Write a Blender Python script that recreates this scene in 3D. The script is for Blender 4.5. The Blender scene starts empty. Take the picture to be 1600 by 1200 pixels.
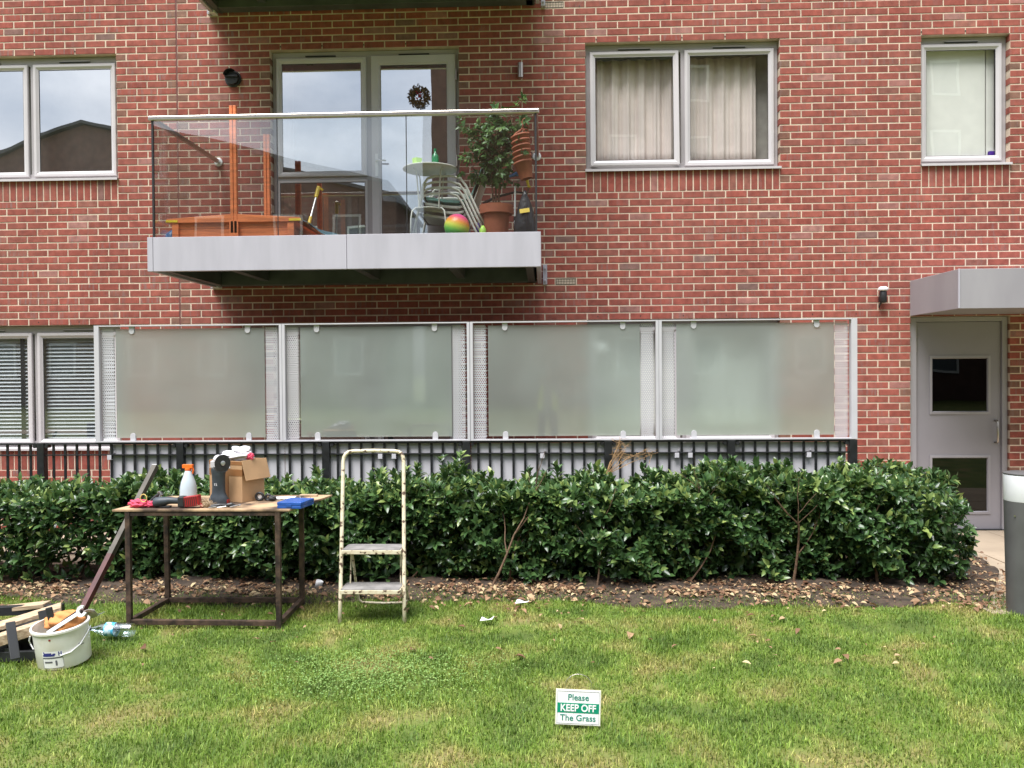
import bpy, math, random
import numpy as np
from mathutils import Vector, Matrix, Euler

random.seed(7)
rng = np.random.default_rng(7)
R = math.radians
scn = bpy.context.scene

# ------------------------------------------------------------------ camera, sky, sun, exposure
CX, CD, CZ = 4.602, 8.911, 1.70
YAW, PITCH, ROLL, FPX = -0.0387, -0.0145, -0.0078, 1306.0
cyw, syw = math.cos(YAW), math.sin(YAW); cpt, spt = math.cos(PITCH), math.sin(PITCH)
_f = Vector((syw*cpt, cyw*cpt, spt)); _r = Vector((cyw, -syw, 0)); _u = _r.cross(_f)
_R = _r*math.cos(ROLL) + _u*math.sin(ROLL); _U = -_r*math.sin(ROLL) + _u*math.cos(ROLL)
cam_d = bpy.data.cameras.new('camera'); cam = bpy.data.objects.new('camera', cam_d)
scn.collection.objects.link(cam); scn.camera = cam
cam_d.sensor_width = 36; cam_d.lens = FPX/1600*36; cam_d.clip_start = 0.05; cam_d.clip_end = 2000
cam.matrix_world = Matrix.Translation((CX, -CD, CZ)) @ Matrix((_R, _U, -_f)).transposed().to_4x4()

SUN_EL, SUN_AZ = R(66), R(-30)          # azimuth measured from straight behind the camera, minus = from the left
sdir = Vector((math.sin(SUN_AZ)*math.cos(SUN_EL), -math.cos(SUN_AZ)*math.cos(SUN_EL), math.sin(SUN_EL)))
sun_d = bpy.data.lights.new('sun', 'SUN'); sun = bpy.data.objects.new('sun', sun_d); scn.collection.objects.link(sun)
sun_d.energy = 5.0; sun_d.angle = R(38); sun_d.color = (1.0, 0.97, 0.965)
sun.rotation_euler = (-sdir).to_track_quat('-Z', 'Y').to_euler()
world = bpy.data.worlds.new('World'); scn.world = world; world.use_nodes = True
wn, wl = world.node_tree.nodes, world.node_tree.links
wn.clear()
wo = wn.new('ShaderNodeOutputWorld'); wb = wn.new('ShaderNodeBackground'); wb.inputs[1].default_value = 0.050
sky = wn.new('ShaderNodeTexSky'); sky.sky_type = 'NISHITA'; sky.sun_disc = False
sky.sun_elevation = SUN_EL; sky.sun_rotation = math.atan2(sdir.x, sdir.y)
wt = wn.new('ShaderNodeTexCoord'); wm = wn.new('ShaderNodeMapping'); wm.inputs['Scale'].default_value = (1, 1, 2.2)
wno = wn.new('ShaderNodeTexNoise'); wno.inputs['Scale'].default_value = 2.3; wno.inputs['Detail'].default_value = 7; wno.inputs['Roughness'].default_value = .55
wr = wn.new('ShaderNodeValToRGB'); wr.color_ramp.elements[0].position = .30; wr.color_ramp.elements[1].position = .58
wr.color_ramp.elements[0].color = (.35, .35, .35, 1); wr.color_ramp.elements[1].color = (1, 1, 1, 1)
wno2 = wn.new('ShaderNodeTexNoise'); wno2.inputs['Scale'].default_value = 3.1; wno2.inputs['Detail'].default_value = 6
wr2 = wn.new('ShaderNodeValToRGB')
wr2.color_ramp.elements[0].position = .35; wr2.color_ramp.elements[1].position = .68
wr2.color_ramp.elements[0].color = (10.5, 12.0, 14.4, 1); wr2.color_ramp.elements[1].color = (20.5, 21.2, 22.4, 1)
wx = wn.new('ShaderNodeMix'); wx.data_type = 'RGBA'
wl.new(wt.outputs['Generated'], wm.inputs[0]); wl.new(wm.outputs[0], wno.inputs[0]); wl.new(wm.outputs[0], wno2.inputs[0])
wl.new(wno.outputs[0], wr.inputs[0]); wl.new(wno2.outputs[0], wr2.inputs[0])
wl.new(wr.outputs[0], wx.inputs['Factor']); wl.new(sky.outputs[0], wx.inputs[6]); wl.new(wr2.outputs[0], wx.inputs[7])
# an overcast sky is brighter overhead than near the horizon
wsx = wn.new('ShaderNodeSeparateXYZ'); wl.new(wt.outputs['Generated'], wsx.inputs[0])
wmr = wn.new('ShaderNodeMapRange'); wmr.inputs[1].default_value = 0; wmr.inputs[2].default_value = .9; wmr.inputs[3].default_value = .68; wmr.inputs[4].default_value = 1.5
wl.new(wsx.outputs[2], wmr.inputs[0]); wml = wn.new('ShaderNodeVectorMath'); wml.operation = 'SCALE'
wl.new(wx.outputs[2], wml.inputs[0]); wl.new(wmr.outputs[0], wml.inputs['Scale']); wl.new(wml.outputs[0], wb.inputs[0]); wl.new(wb.outputs[0], wo.inputs[0])
scn.view_settings.view_transform = 'Standard'; scn.view_settings.look = 'None'
scn.view_settings.exposure = 0.57; scn.view_settings.gamma = 1; scn.view_settings.use_curve_mapping = False
scn.cycles.max_bounces = 8; scn.cycles.transparent_max_bounces = 24; scn.cycles.diffuse_bounces = 3
scn.cycles.transmission_bounces = 8; scn.cycles.glossy_bounces = 4; scn.cycles.caustics_reflective = False; scn.cycles.caustics_refractive = False

# ------------------------------------------------------------------ helpers
def noise_col(nt, c1, c2, scale, lo=.35, hi=.65, detail=5, coords='Object', stretch=None):
    n, l = nt.nodes, nt.links
    if coords == 'World':
        g = n.new('ShaderNodeNewGeometry'); src = g.outputs['Position']
    else:
        g = n.new('ShaderNodeTexCoord'); src = g.outputs[coords]
    if stretch:
        m = n.new('ShaderNodeMapping'); m.inputs['Scale'].default_value = stretch; l.new(src, m.inputs[0]); src = m.outputs[0]
    t = n.new('ShaderNodeTexNoise'); t.inputs['Scale'].default_value = scale; t.inputs['Detail'].default_value = detail
    l.new(src, t.inputs[0])
    r = n.new('ShaderNodeValToRGB'); r.color_ramp.elements[0].position = lo; r.color_ramp.elements[1].position = hi
    r.color_ramp.elements[0].color = (*c1, 1); r.color_ramp.elements[1].color = (*c2, 1)
    l.new(t.outputs[0], r.inputs[0])
    return r, t, src

def mat(name, col, rough=.5, metal=0., var=.12, scale=9., bump=0., bscale=60., spec=.5, stretch=None, col2=None, lo=.35, hi=.65, trans=0., coat=0., sheen=0.):
    m = bpy.data.materials.new(name); m.use_nodes = True
    nt = m.node_tree; b = nt.nodes['Principled BSDF']
    c1 = tuple(c*(1-var) for c in col); c2 = col2 or tuple(min(1, c*(1+var)) for c in col)
    r, t, src = noise_col(nt, c1, c2, scale, lo, hi, stretch=stretch)
    nt.links.new(r.outputs[0], b.inputs['Base Color'])
    b.inputs['Metallic'].default_value = metal; b.inputs['Specular IOR Level'].default_value = spec
    mr = nt.nodes.new('ShaderNodeMapRange'); mr.inputs[3].default_value = max(0, rough-.08); mr.inputs[4].default_value = min(1, rough+.08)
    nt.links.new(t.outputs[0], mr.inputs[0]); nt.links.new(mr.outputs[0], b.inputs['Roughness'])
    if trans: b.inputs['Transmission Weight'].default_value = trans
    if coat: b.inputs['Coat Weight'].default_value = coat
    if bump:
        bn = nt.nodes.new('ShaderNodeTexNoise'); bn.inputs['Scale'].default_value = bscale; bn.inputs['Detail'].default_value = 4
        nt.links.new(src, bn.inputs[0])
        bp = nt.nodes.new('ShaderNodeBump'); bp.inputs['Strength'].default_value = bump; bp.inputs['Distance'].default_value = .01
        nt.links.new(bn.outputs[0], bp.inputs['Height']); nt.links.new(bp.outputs[0], b.inputs['Normal'])
    return m

ORG = {}
def tag(o, label=None, cat=None, group=None, kind=None):
    if label: o['label'] = label
    if cat: o['category'] = cat
    if group: o['group'] = group
    if kind: o['kind'] = kind
    return o
def thing(name, label, cat, loc=(0, 0, 0), group=None):
    o = bpy.data.objects.new(name, None); scn.collection.objects.link(o); o.location = loc
    o.empty_display_size = .1; ORG[o.name] = Vector(loc)
    return tag(o, label, cat, group)

class MB:
    """collects faces in world coordinates; build() links them as one mesh object"""
    def __init__(s): s.v = []; s.f = []; s.mi = []; s.T = Matrix(); s.m = 0
    def add(s, vs, fs):
        b = len(s.v); s.v += [s.T @ Vector(v) for v in vs]; s.f += [tuple(i+b for i in f) for f in fs]; s.mi += [s.m]*len(fs)
        return s
    def box(s, x0, x1, y0, y1, z0, z1):
        return s.add([(x0,y0,z0),(x1,y0,z0),(x1,y1,z0),(x0,y1,z0),(x0,y0,z1),(x1,y0,z1),(x1,y1,z1),(x0,y1,z1)],
                     [(0,3,2,1),(4,5,6,7),(0,1,5,4),(1,2,6,5),(2,3,7,6),(3,0,4,7)])
    def ring(s, path, radii, n=8, caps=True, sq=False):
        P = [Vector(p) for p in path]; rad = radii if hasattr(radii, '__len__') else [radii]*len(P)
        vs = []; up = None
        for i, p in enumerate(P):
            t = (P[min(i+1, len(P)-1)] - P[max(i-1, 0)])
            if t.length < 1e-9: t = Vector((0, 0, 1))
            t.normalize()
            if up is None:
                up = Vector((0, 0, 1)) if abs(t.z) < .9 else Vector((0, 1, 0))
            a = t.cross(up); a.normalize(); b = a.cross(t); b.normalize(); up = b
            for k in range(n):
                an = 2*math.pi*(k+.5)/n
                vs.append(p + (a*math.cos(an) + b*math.sin(an))*rad[i])
        fs = []
        for i in range(len(P)-1):
            for k in range(n):
                fs.append((i*n+k, i*n+(k+1) % n, (i+1)*n+(k+1) % n, (i+1)*n+k))
        if caps: fs += [tuple(range(n))[::-1], tuple((len(P)-1)*n+k for k in range(n))]
        return s.add(vs, fs)
    def lathe(s, prof, c=(0, 0, 0), n=24, T=None, caps=True):
        c = Vector(c); vs = []
        for r, z in prof:
            for k in range(n):
                a = 2*math.pi*k/n; v = Vector((r*math.cos(a), r*math.sin(a), z))
                vs.append((T @ v if T else v) + c)
        fs = [(i*n+k, i*n+(k+1) % n, (i+1)*n+(k+1) % n, (i+1)*n+k) for i in range(len(prof)-1) for k in range(n)]
        if caps: fs += [tuple(range(n))[::-1], tuple((len(prof)-1)*n+k for k in range(n))]
        return s.add(vs, fs)
    def prism(s, poly, d, off=(0, 0, 0)):
        """poly: list of 3D points, extruded along vector d"""
        n = len(poly); P = [Vector(p)+Vector(off) for p in poly]; d = Vector(d)
        return s.add(P + [p+d for p in P], [tuple(range(n))[::-1], tuple(range(n, 2*n))] + [(i, (i+1) % n, (i+1) % n+n, i+n) for i in range(n)])
    def frame(s, x0, x1, z0, z1, prof):
        """mitred rectangular frame: prof = [(inset, y), ...]"""
        vs = []
        for i, y in prof: vs += [(x0+i, y, z0+i), (x1-i, y, z0+i), (x1-i, y, z1-i), (x0+i, y, z1-i)]
        fs = []; n = len(prof)
        for a in range(n-1):
            for k in range(4): fs.append((a*4+k, a*4+(k+1) % 4, (a+1)*4+(k+1) % 4, (a+1)*4+k))
        return s.add(vs, fs)
    def grid(s, fn, nu, nv):
        vs = [fn(i/nu, j/nv) for j in range(nv+1) for i in range(nu+1)]
        return s.add(vs, [(j*(nu+1)+i, j*(nu+1)+i+1, (j+1)*(nu+1)+i+1, (j+1)*(nu+1)+i) for j in range(nv) for i in range(nu)])
    def build(s, name, mats, parent=None, smooth=False, bevel=0., solid=0., sub=0):
        me = bpy.data.meshes.new(name); org = Vector((0, 0, 0))
        if parent is not None: org = ORG[parent.name]
        me.from_pydata([tuple(v-org) for v in s.v], [], s.f)
        for m in (mats if isinstance(mats, (list, tuple)) else [mats]): me.materials.append(m)
        if any(s.mi): me.polygons.foreach_set('material_index', s.mi)
        if smooth:
            me.polygons.foreach_set('use_smooth', [True]*len(me.polygons))
        me.update()
        o = bpy.data.objects.new(name, me); scn.collection.objects.link(o)
        if parent is not None: o.parent = parent
        ORG[o.name] = org
        if solid: md = o.modifiers.new('solid', 'SOLIDIFY'); md.thickness = solid
        if bevel: md = o.modifiers.new('bevel', 'BEVEL'); md.width = bevel; md.segments = 2; md.limit_method = 'ANGLE'; md.angle_limit = R(40)
        if sub: md = o.modifiers.new('sub', 'SUBSURF'); md.levels = md.render_levels = sub
        return o
def smooth_by_angle(o, deg=40):
    o.data.polygons.foreach_set('use_smooth', [True]*len(o.data.polygons))
    o.data.set_sharp_from_angle(angle=R(deg))
    return o
def bx(name, m, parent, *a, bevel=.002):
    return MB().box(*a).build(name, m, parent, bevel=bevel)
def arc(c, r, a0, a1, n, ax='xz'):
    out = []
    for i in range(n+1):
        a = R(a0 + (a1-a0)*i/n); u, v = r*math.cos(a), r*math.sin(a)
        out.append((c[0]+u, c[1], c[2]+v) if ax == 'xz' else ((c[0], c[1]+u, c[2]+v) if ax == 'yz' else (c[0]+u, c[1]+v, c[2])))
    return out
def np_mesh(name, V, F, m, parent=None, attrs=None, smooth=False):
    """V (n,3); F (k,c) all faces with c corners"""
    me = bpy.data.meshes.new(name); k, c = F.shape
    org = np.array(ORG[parent.name]) if parent is not None else np.zeros(3)
    me.vertices.add(len(V)); me.vertices.foreach_set('co', (V-org).astype(np.float32).ravel())
    me.loops.add(k*c); me.loops.foreach_set('vertex_index', F.astype(np.int32).ravel())
    me.polygons.add(k); me.polygons.foreach_set('loop_start', np.arange(0, k*c, c, dtype=np.int32))
    me.polygons.foreach_set('loop_total', np.full(k, c, dtype=np.int32))
    if smooth: me.polygons.foreach_set('use_smooth', np.ones(k, bool))
    for an, arr in (attrs or {}).items():
        if arr.ndim == 1:
            a = me.attributes.new(an, 'FLOAT', 'POINT'); a.data.foreach_set('value', arr.astype(np.float32))
        else:
            a = me.attributes.new(an, 'FLOAT_COLOR', 'POINT'); a.data.foreach_set('color', np.c_[arr, np.ones(len(arr))].astype(np.float32).ravel())
    me.materials.append(m); me.update(calc_edges=True); me.validate()
    o = bpy.data.objects.new(name, me); scn.collection.objects.link(o)
    if parent is not None: o.parent = parent
    ORG[o.name] = Vector(org)
    return o

def text(s, size, m, T, parent, name='lettering', bold=0., depth=.0006, align='CENTER'):
    cu = bpy.data.curves.new('t', 'FONT'); cu.body = s; cu.size = size; cu.align_x = align; cu.align_y = 'CENTER'
    cu.offset = bold; cu.extrude = depth
    to = bpy.data.objects.new('t', cu); scn.collection.objects.link(to)
    bpy.context.view_layer.update()
    me = bpy.data.meshes.new_from_object(to); bpy.data.objects.remove(to)
    org = ORG[parent.name]
    me.transform(T); me.transform(Matrix.Translation(-org)); me.materials.clear(); me.materials.append(m)
    o = bpy.data.objects.new(name, me); scn.collection.objects.link(o); o.parent = parent; ORG[o.name] = org
    return o

# ------------------------------------------------------------------ materials
def brick_mat():
    m = bpy.data.materials.new('brick_face'); m.use_nodes = True; nt = m.node_tree; n, l = nt.nodes, nt.links; b = n['Principled BSDF']
    at = n.new('ShaderNodeAttribute'); at.attribute_name = 'tone'
    st = n.new('ShaderNodeAttribute'); st.attribute_name = 'streak'
    r1, t1, src = noise_col(nt, (.74,.72,.72), (1.18,1.16,1.14), 14, .3, .7, coords='World')
    mu = n.new('ShaderNodeMix'); mu.data_type = 'RGBA'; mu.blend_type = 'MULTIPLY'; mu.inputs[0].default_value = 1
    l.new(at.outputs['Color'], mu.inputs[6]); l.new(r1.outputs[0], mu.inputs[7])
    r2, t2, _ = noise_col(nt, (0,0,0), (1,1,1), 1., .50, .62, detail=3, coords='World', stretch=(34, 5, 5))
    mm = n.new('ShaderNodeMath'); mm.operation = 'MULTIPLY'; l.new(r2.outputs[0], mm.inputs[0]); l.new(st.outputs['Fac'], mm.inputs[1])
    mx = n.new('ShaderNodeMix'); mx.data_type = 'RGBA'; mx.inputs[7].default_value = (.24, .17, .16, 1)
    l.new(mm.outputs[0], mx.inputs[0]); l.new(mu.outputs[2], mx.inputs[6])
    # fine sandy speckle
    r3, t3, _ = noise_col(nt, (.82,.82,.82), (1.12,1.12,1.12), 220, .35, .65, detail=2, coords='World')
    m3 = n.new('ShaderNodeMix'); m3.data_type = 'RGBA'; m3.blend_type = 'MULTIPLY'; m3.inputs[0].default_value = 1
    l.new(mx.outputs[2], m3.inputs[6]); l.new(r3.outputs[0], m3.inputs[7])
    # large pale bloom patches
    r4, t4, _ = noise_col(nt, (0,0,0), (1,1,1), .55, .50, .80, detail=6, coords='World')
    m5 = n.new('ShaderNodeMath'); m5.operation = 'MULTIPLY'; m5.inputs[1].default_value = .10; l.new(r4.outputs[0], m5.inputs[0])
    m4 = n.new('ShaderNodeMix'); m4.data_type = 'RGBA'; m4.inputs[7].default_value = (.42, .27, .24, 1)
    l.new(m5.outputs[0], m4.inputs[0]); l.new(m3.outputs[2], m4.inputs[6])
    # rain-washed and grimy areas, drawn out downwards
    r6, t6, _ = noise_col(nt, (.86,.85,.85), (1.06,1.06,1.06), 1.1, .36, .64, detail=5, coords='World', stretch=(1.3, 1, .45))
    m6 = n.new('ShaderNodeMix'); m6.data_type = 'RGBA'; m6.blend_type = 'MULTIPLY'; m6.inputs[0].default_value = 1
    l.new(m4.outputs[2], m6.inputs[6]); l.new(r6.outputs[0], m6.inputs[7]); l.new(m6.outputs[2], b.inputs['Base Color'])
    b.inputs['Roughness'].default_value = .85; b.inputs['Specular IOR Level'].default_value = .25
    bp = n.new('ShaderNodeBump'); bp.inputs['Strength'].default_value = .35; bp.inputs['Distance'].default_value = .004
    l.new(t3.outputs[0], bp.inputs['Height']); l.new(bp.outputs[0], b.inputs['Normal'])
    return m
M = {}
M['brick'] = brick_mat()
M['mortar'] = mat('mortar', (.62, .50, .385), .95, var=.16, scale=6, bump=.4, bscale=180)
M['sealant'] = mat('sealant', (.16, .06, .05), .8)
M['frame'] = mat('grey_upvc', (.37, .345, .35), .35, var=.03, scale=3)
M['sash'] = mat('lit_upvc', (.54, .51, .515), .33, var=.03, scale=3)  # same grey uPVC as the frames, colour lightened for light the sashes catch
M['dark'] = mat('dark_plastic', (.02, .021, .022), .5)
M['gasket'] = mat('gasket', (.012, .012, .014), .6)
M['fascia'] = mat('fascia_metal', (.44, .425, .475), .42, var=.05, scale=3.2, bump=.05, bscale=3, stretch=(3, 1, .5))
M['canopy'] = mat('canopy_metal', (.31, .295, .315), .4, var=.07, scale=2.2, col2=(.35,.335,.35), stretch=(1,1,.4))
M['door'] = mat('door_paint', (.27, .255, .275), .42, var=.04, scale=2.5)
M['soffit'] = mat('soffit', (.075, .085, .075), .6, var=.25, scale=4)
M['steel'] = mat('brushed_steel', (.46, .42, .37), .3, metal=1., var=.05, scale=30)
M['white'] = mat('white_plastic', (.75, .75, .75), .4, var=.04)
M['black_metal'] = mat('black_metal', (.012, .013, .014), .45, var=.3, scale=20)
M['screen_white'] = mat('screen_frame_paint', (.52, .51, .53), .4, var=.04, scale=4)
M['mesh_white'] = mat('perforated_sheet', (.56, .55, .57), .45, var=.04, scale=4)
M['sheet'] = mat('backing_sheet', (.60, .59, .61), .5, var=.06, scale=2.5)
M['curtain'] = mat('curtain_cloth', (.82, .71, .67), .95, var=.08, scale=3)
M['blind'] = mat('blind_cloth', (.86, .85, .80), .8, var=.03)
M['slat'] = mat('blind_slat', (.55, .58, .60), .45, var=.03)
M['inside'] = mat('interior_paint', (.42, .40, .37), .9)
M['orange_wood'] = mat('orange_wood', (.74, .20, .065), .55, var=.2, scale=5, stretch=(1, 1, 9), bump=.15, bscale=40)
M['yellow'] = mat('yellow_plastic', (.75, .52, .03), .4)
M['terra'] = mat('terracotta', (.36, .11, .055), .7, var=.12, scale=8)
M['chair'] = mat('cream_enamel', (.60, .60, .54), .35, var=.06)
M['turq'] = mat('turquoise_enamel', (.28, .56, .54), .4)
M['soil'] = mat('soil', (.05, .034, .022), .95, var=.5, scale=12, bump=.8, bscale=70)
M['stem'] = mat('bark', (.14, .085, .05), .85, var=.35, scale=30, bump=.4, bscale=80)
M['paving'] = mat('paving', (.33, .265, .19), .85, var=.14, scale=2.2, bump=.2, bscale=60)
M['rust'] = mat('rusty_steel', (.045, .032, .026), .65, metal=.35, var=.4, scale=14, col2=(.12, .075, .05), bump=.2, bscale=90)
M['dullsteel'] = mat('dull_steel', (.085, .075, .06), .5, metal=.3, var=.25, scale=10)
M['oxide'] = mat('red_oxide_steel', (.075, .022, .02), .5, var=.3, scale=9)
M['ply'] = mat('plywood', (.40, .25, .13), .7, var=.25, scale=5, stretch=(1, 6, 1), col2=(.52, .36, .20), bump=.08, bscale=60)
M['plydirt'] = mat('plywood_dirty', (.14, .09, .06), .75, var=.5, scale=5.5, col2=(.46, .31, .18), lo=.38, hi=.58, bump=.1, bscale=60)
M['card'] = mat('cardboard', (.44, .27, .14), .8, var=.1, scale=6)
M['tape'] = mat('parcel_tape', (.25, .115, .045), .3, var=.08)
M['paper'] = mat('paper', (.78, .78, .80), .8, var=.04)
M['rag'] = mat('white_rag', (.74, .72, .76), .9, var=.06, scale=14)
M['tool'] = mat('tool_grey_rubber', (.035, .045, .055), .5, var=.25, scale=14)
M['toolmetal'] = mat('tool_metal', (.45, .45, .44), .35, metal=.9, var=.15)
M['disc'] = mat('abrasive_disc', (.02, .02, .018), .7, var=.3, scale=60)
M['red'] = mat('red_plastic', (.30, .012, .014), .35)
M['pink'] = mat('pink_cloth', (.62, .07, .13), .9, var=.15, scale=18)
M['rope'] = mat('yellow_cord', (.60, .45, .14), .8)
M['bristle'] = mat('bristle', (.45, .34, .22), .95, var=.25, scale=60)
M['blue'] = mat('blue_metal', (.012, .075, .32), .4, var=.12, scale=8, coat=.2)
M['orange'] = mat('orange_plastic', (.85, .16, .02), .35)
M['spray'] = mat('cloudy_bottle', (.62, .72, .78), .25, var=.04, trans=.25)
M['teal'] = mat('teal_liquid', (.01, .10, .16), .2)
M['bucket'] = mat('bucket_plastic', (.70, .66, .54), .4, var=.06, scale=9, col2=(.80, .78, .72), lo=.3, hi=.6)
M['navy'] = mat('navy_print', (.03, .035, .20), .5)
M['greyprint'] = mat('grey_print', (.12, .12, .14), .5)
M['wood'] = mat('worn_timber', (.42, .29, .17), .8, var=.3, scale=7, stretch=(1, 12, 12), col2=(.58, .45, .30), bump=.2, bscale=50)
M['signwhite'] = mat('sign_white', (.80, .80, .79), .45, var=.03)
M['signgreen'] = mat('sign_green', (.0, .235, .13), .5, var=.03)
M['signtext'] = mat('sign_green_text', (.012, .20, .15), .5, var=.03)
M['signedge'] = mat('sign_yellowed_edge', (.70, .68, .50), .5)
M['bollard'] = mat('bollard_metal', (.12, .118, .118), .42, metal=.25, var=.1, scale=5)
M['bollwhite'] = mat('bollard_diffuser', (.88, .88, .92), .35, var=.02)
M['dleaf'] = mat('dead_leaf', (.20, .10, .05), .8, var=.45, scale=3, col2=(.50, .34, .20), lo=.3, hi=.7)
M['purple'] = mat('purple_plastic', (.10, .03, .40), .4)
M['greenp'] = mat('green_bottle', (.04, .34, .14), .2, trans=.4)
M['lime'] = mat('lime_plastic', (.45, .75, .12), .5)
M['bagb'] = mat('black_bag', (.014, .014, .017), .35, var=.2, bump=.5, bscale=30)
M['bluep'] = mat('blue_plastic', (.03, .12, .30), .4)

def chipped():
    m = bpy.data.materials.new('chipped_cream_paint'); m.use_nodes = True; nt = m.node_tree; b = nt.nodes['Principled BSDF']
    r, t, src = noise_col(nt, (.10, .06, .04), (.58, .50, .34), 30, .39, .43, detail=9)
    e = r.color_ramp.elements.new(.60); e.color = (.66, .60, .44, 1)
    nt.links.new(r.outputs[0], b.inputs['Base Color']); b.inputs['Roughness'].default_value = .6
    bp = nt.nodes.new('ShaderNodeBump'); bp.inputs['Strength'].default_value = .3; bp.inputs['Distance'].default_value = .003
    nt.links.new(r.outputs[0], bp.inputs['Height']); nt.links.new(bp.outputs[0], b.inputs['Normal'])
    return m
M['chipped'] = chipped()
M['tread'] = mat('worn_rubber_tread', (.20, .19, .18), .85, var=.25, scale=12, bump=.3, bscale=120)

def glass(name, refl=.22, tint=(.93, .96, .95), rough=0.):
    m = bpy.data.materials.new(name); m.use_nodes = True; nt = m.node_tree; n, l = nt.nodes, nt.links; n.clear()
    o = n.new('ShaderNodeOutputMaterial'); tr = n.new('ShaderNodeBsdfTransparent'); tr.inputs[0].default_value = (*tint, 1)
    gl = n.new('ShaderNodeBsdfGlossy'); gl.inputs[0].default_value = (1, 1, 1, 1); gl.inputs['Roughness'].default_value = rough
    # Schlick term from |N.I|, the same from both sides of the pane
    ge = n.new('ShaderNodeNewGeometry'); dt = n.new('ShaderNodeVectorMath'); dt.operation = 'DOT_PRODUCT'
    l.new(ge.outputs['Normal'], dt.inputs[0]); l.new(ge.outputs['Incoming'], dt.inputs[1])
    ab = n.new('ShaderNodeMath'); ab.operation = 'ABSOLUTE'; l.new(dt.outputs['Value'], ab.inputs[0])
    om = n.new('ShaderNodeMath'); om.operation = 'SUBTRACT'; om.inputs[0].default_value = 1; l.new(ab.outputs[0], om.inputs[1])
    fr = n.new('ShaderNodeMath'); fr.operation = 'POWER'; fr.inputs[1].default_value = 5; l.new(om.outputs[0], fr.inputs[0])
    # slight pillowing of the pane bends what it mirrors
    tc = n.new('ShaderNodeTexCoord'); no = n.new('ShaderNodeTexNoise'); no.inputs['Scale'].default_value = 1.6; no.inputs['Detail'].default_value = 1
    bp = n.new('ShaderNodeBump'); bp.inputs['Strength'].default_value = .09; bp.inputs['Distance'].default_value = .01
    l.new(tc.outputs['Object'], no.inputs[0]); l.new(no.outputs[0], bp.inputs['Height']); l.new(bp.outputs[0], gl.inputs['Normal'])
    ad = n.new('ShaderNodeMath'); ad.operation = 'ADD'; ad.use_clamp = True; ad.inputs[1].default_value = refl
    mx = n.new('ShaderNodeMixShader'); l.new(fr.outputs[0], ad.inputs[0]); l.new(ad.outputs[0], mx.inputs[0])
    l.new(tr.outputs[0], mx.inputs[1]); l.new(gl.outputs[0], mx.inputs[2]); l.new(mx.outputs[0], o.inputs[0])
    return m
M['glass'] = glass('window_glass', .68, (.9,.92,.92))
M['clear_glass'] = glass('window_glass_clear', .14, (.97,.985,.975))
M['rail_glass'] = glass('balcony_glass', .12, (.97, .985, .98))
M['door_glass'] = glass('tinted_door_glass', .035, (.05, .055, .055))
def frosted():
    m = bpy.data.materials.new('frosted_glass'); m.use_nodes = True; nt = m.node_tree; n, l = nt.nodes, nt.links; n.clear()
    o = n.new('ShaderNodeOutputMaterial')
    g = n.new('ShaderNodeBsdfRefraction'); g.inputs['Roughness'].default_value = .5; g.inputs['IOR'].default_value = 1.12; g.inputs[0].default_value = (.93, 1, .97, 1)
    d = n.new('ShaderNodeBsdfDiffuse'); d.inputs[0].default_value = (.66, .72, .68, 1)
    tl = n.new('ShaderNodeBsdfTranslucent'); tl.inputs[0].default_value = (.80, .86, .82, 1)
    tp = n.new('ShaderNodeBsdfTransparent'); tp.inputs[0].default_value = (.86, .95, .90, 1)
    a0 = n.new('ShaderNodeMixShader'); a0.inputs[0].default_value = .30; l.new(g.outputs[0], a0.inputs[1]); l.new(tp.outputs[0], a0.inputs[2])
    nz = n.new('ShaderNodeTexNoise'); nz.inputs['Scale'].default_value = 1.3; nz.inputs['Detail'].default_value = 6; tcc = n.new('ShaderNodeTexCoord'); l.new(tcc.outputs['Object'], nz.inputs[0])
    mrr = n.new('ShaderNodeMapRange'); mrr.inputs[1].default_value = .3; mrr.inputs[2].default_value = .7; mrr.inputs[3].default_value = .20; mrr.inputs[4].default_value = .36; l.new(nz.outputs[0], mrr.inputs[0])
    a = n.new('ShaderNodeMixShader'); l.new(mrr.outputs[0], a.inputs[0]); l.new(a0.outputs[0], a.inputs[1]); l.new(d.outputs[0], a.inputs[2])
    a2 = n.new('ShaderNodeMixShader'); a2.inputs[0].default_value = .12; l.new(a.outputs[0], a2.inputs[1]); l.new(tl.outputs[0], a2.inputs[2])
    gl = n.new('ShaderNodeBsdfGlossy'); gl.inputs['Roughness'].default_value = .03
    mx = n.new('ShaderNodeMixShader'); mx.inputs[0].default_value = .125
    l.new(a2.outputs[0], mx.inputs[1]); l.new(gl.outputs[0], mx.inputs[2]); l.new(mx.outputs[0], o.inputs[0])
    return m
M['frosted'] = frosted()
def leaf_mat(name, dark, mid, light, rough=.32):
    m = bpy.data.materials.new(name); m.use_nodes = True; nt = m.node_tree; n, l = nt.nodes, nt.links; b = n['Principled BSDF']
    at = n.new('ShaderNodeAttribute'); at.attribute_name = 'rnd'
    r = n.new('ShaderNodeValToRGB'); r.color_ramp.elements[0].color = (*dark, 1); r.color_ramp.elements[1].color = (*light, 1)
    e = r.color_ramp.elements.new(.6); e.color = (*mid, 1)
    l.new(at.outputs['Fac'], r.inputs[0]); l.new(r.outputs[0], b.inputs['Base Color'])
    b.inputs['Roughness'].default_value = rough; b.inputs['Specular IOR Level'].default_value = .5
    t = n.new('ShaderNodeBsdfTranslucent'); l.new(r.outputs[0], t.inputs[0])
    mx = n.new('ShaderNodeMixShader'); mx.inputs[0].default_value = .22; out = n['Material Output']
    l.new(b.outputs[0], mx.inputs[1]); l.new(t.outputs[0], mx.inputs[2]); l.new(mx.outputs[0], out.inputs[0])
    return m
M['leaf'] = leaf_mat('hedge_leaf', (.016, .042, .016), (.076, .152, .046), (.34, .42, .12), .25)
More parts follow.
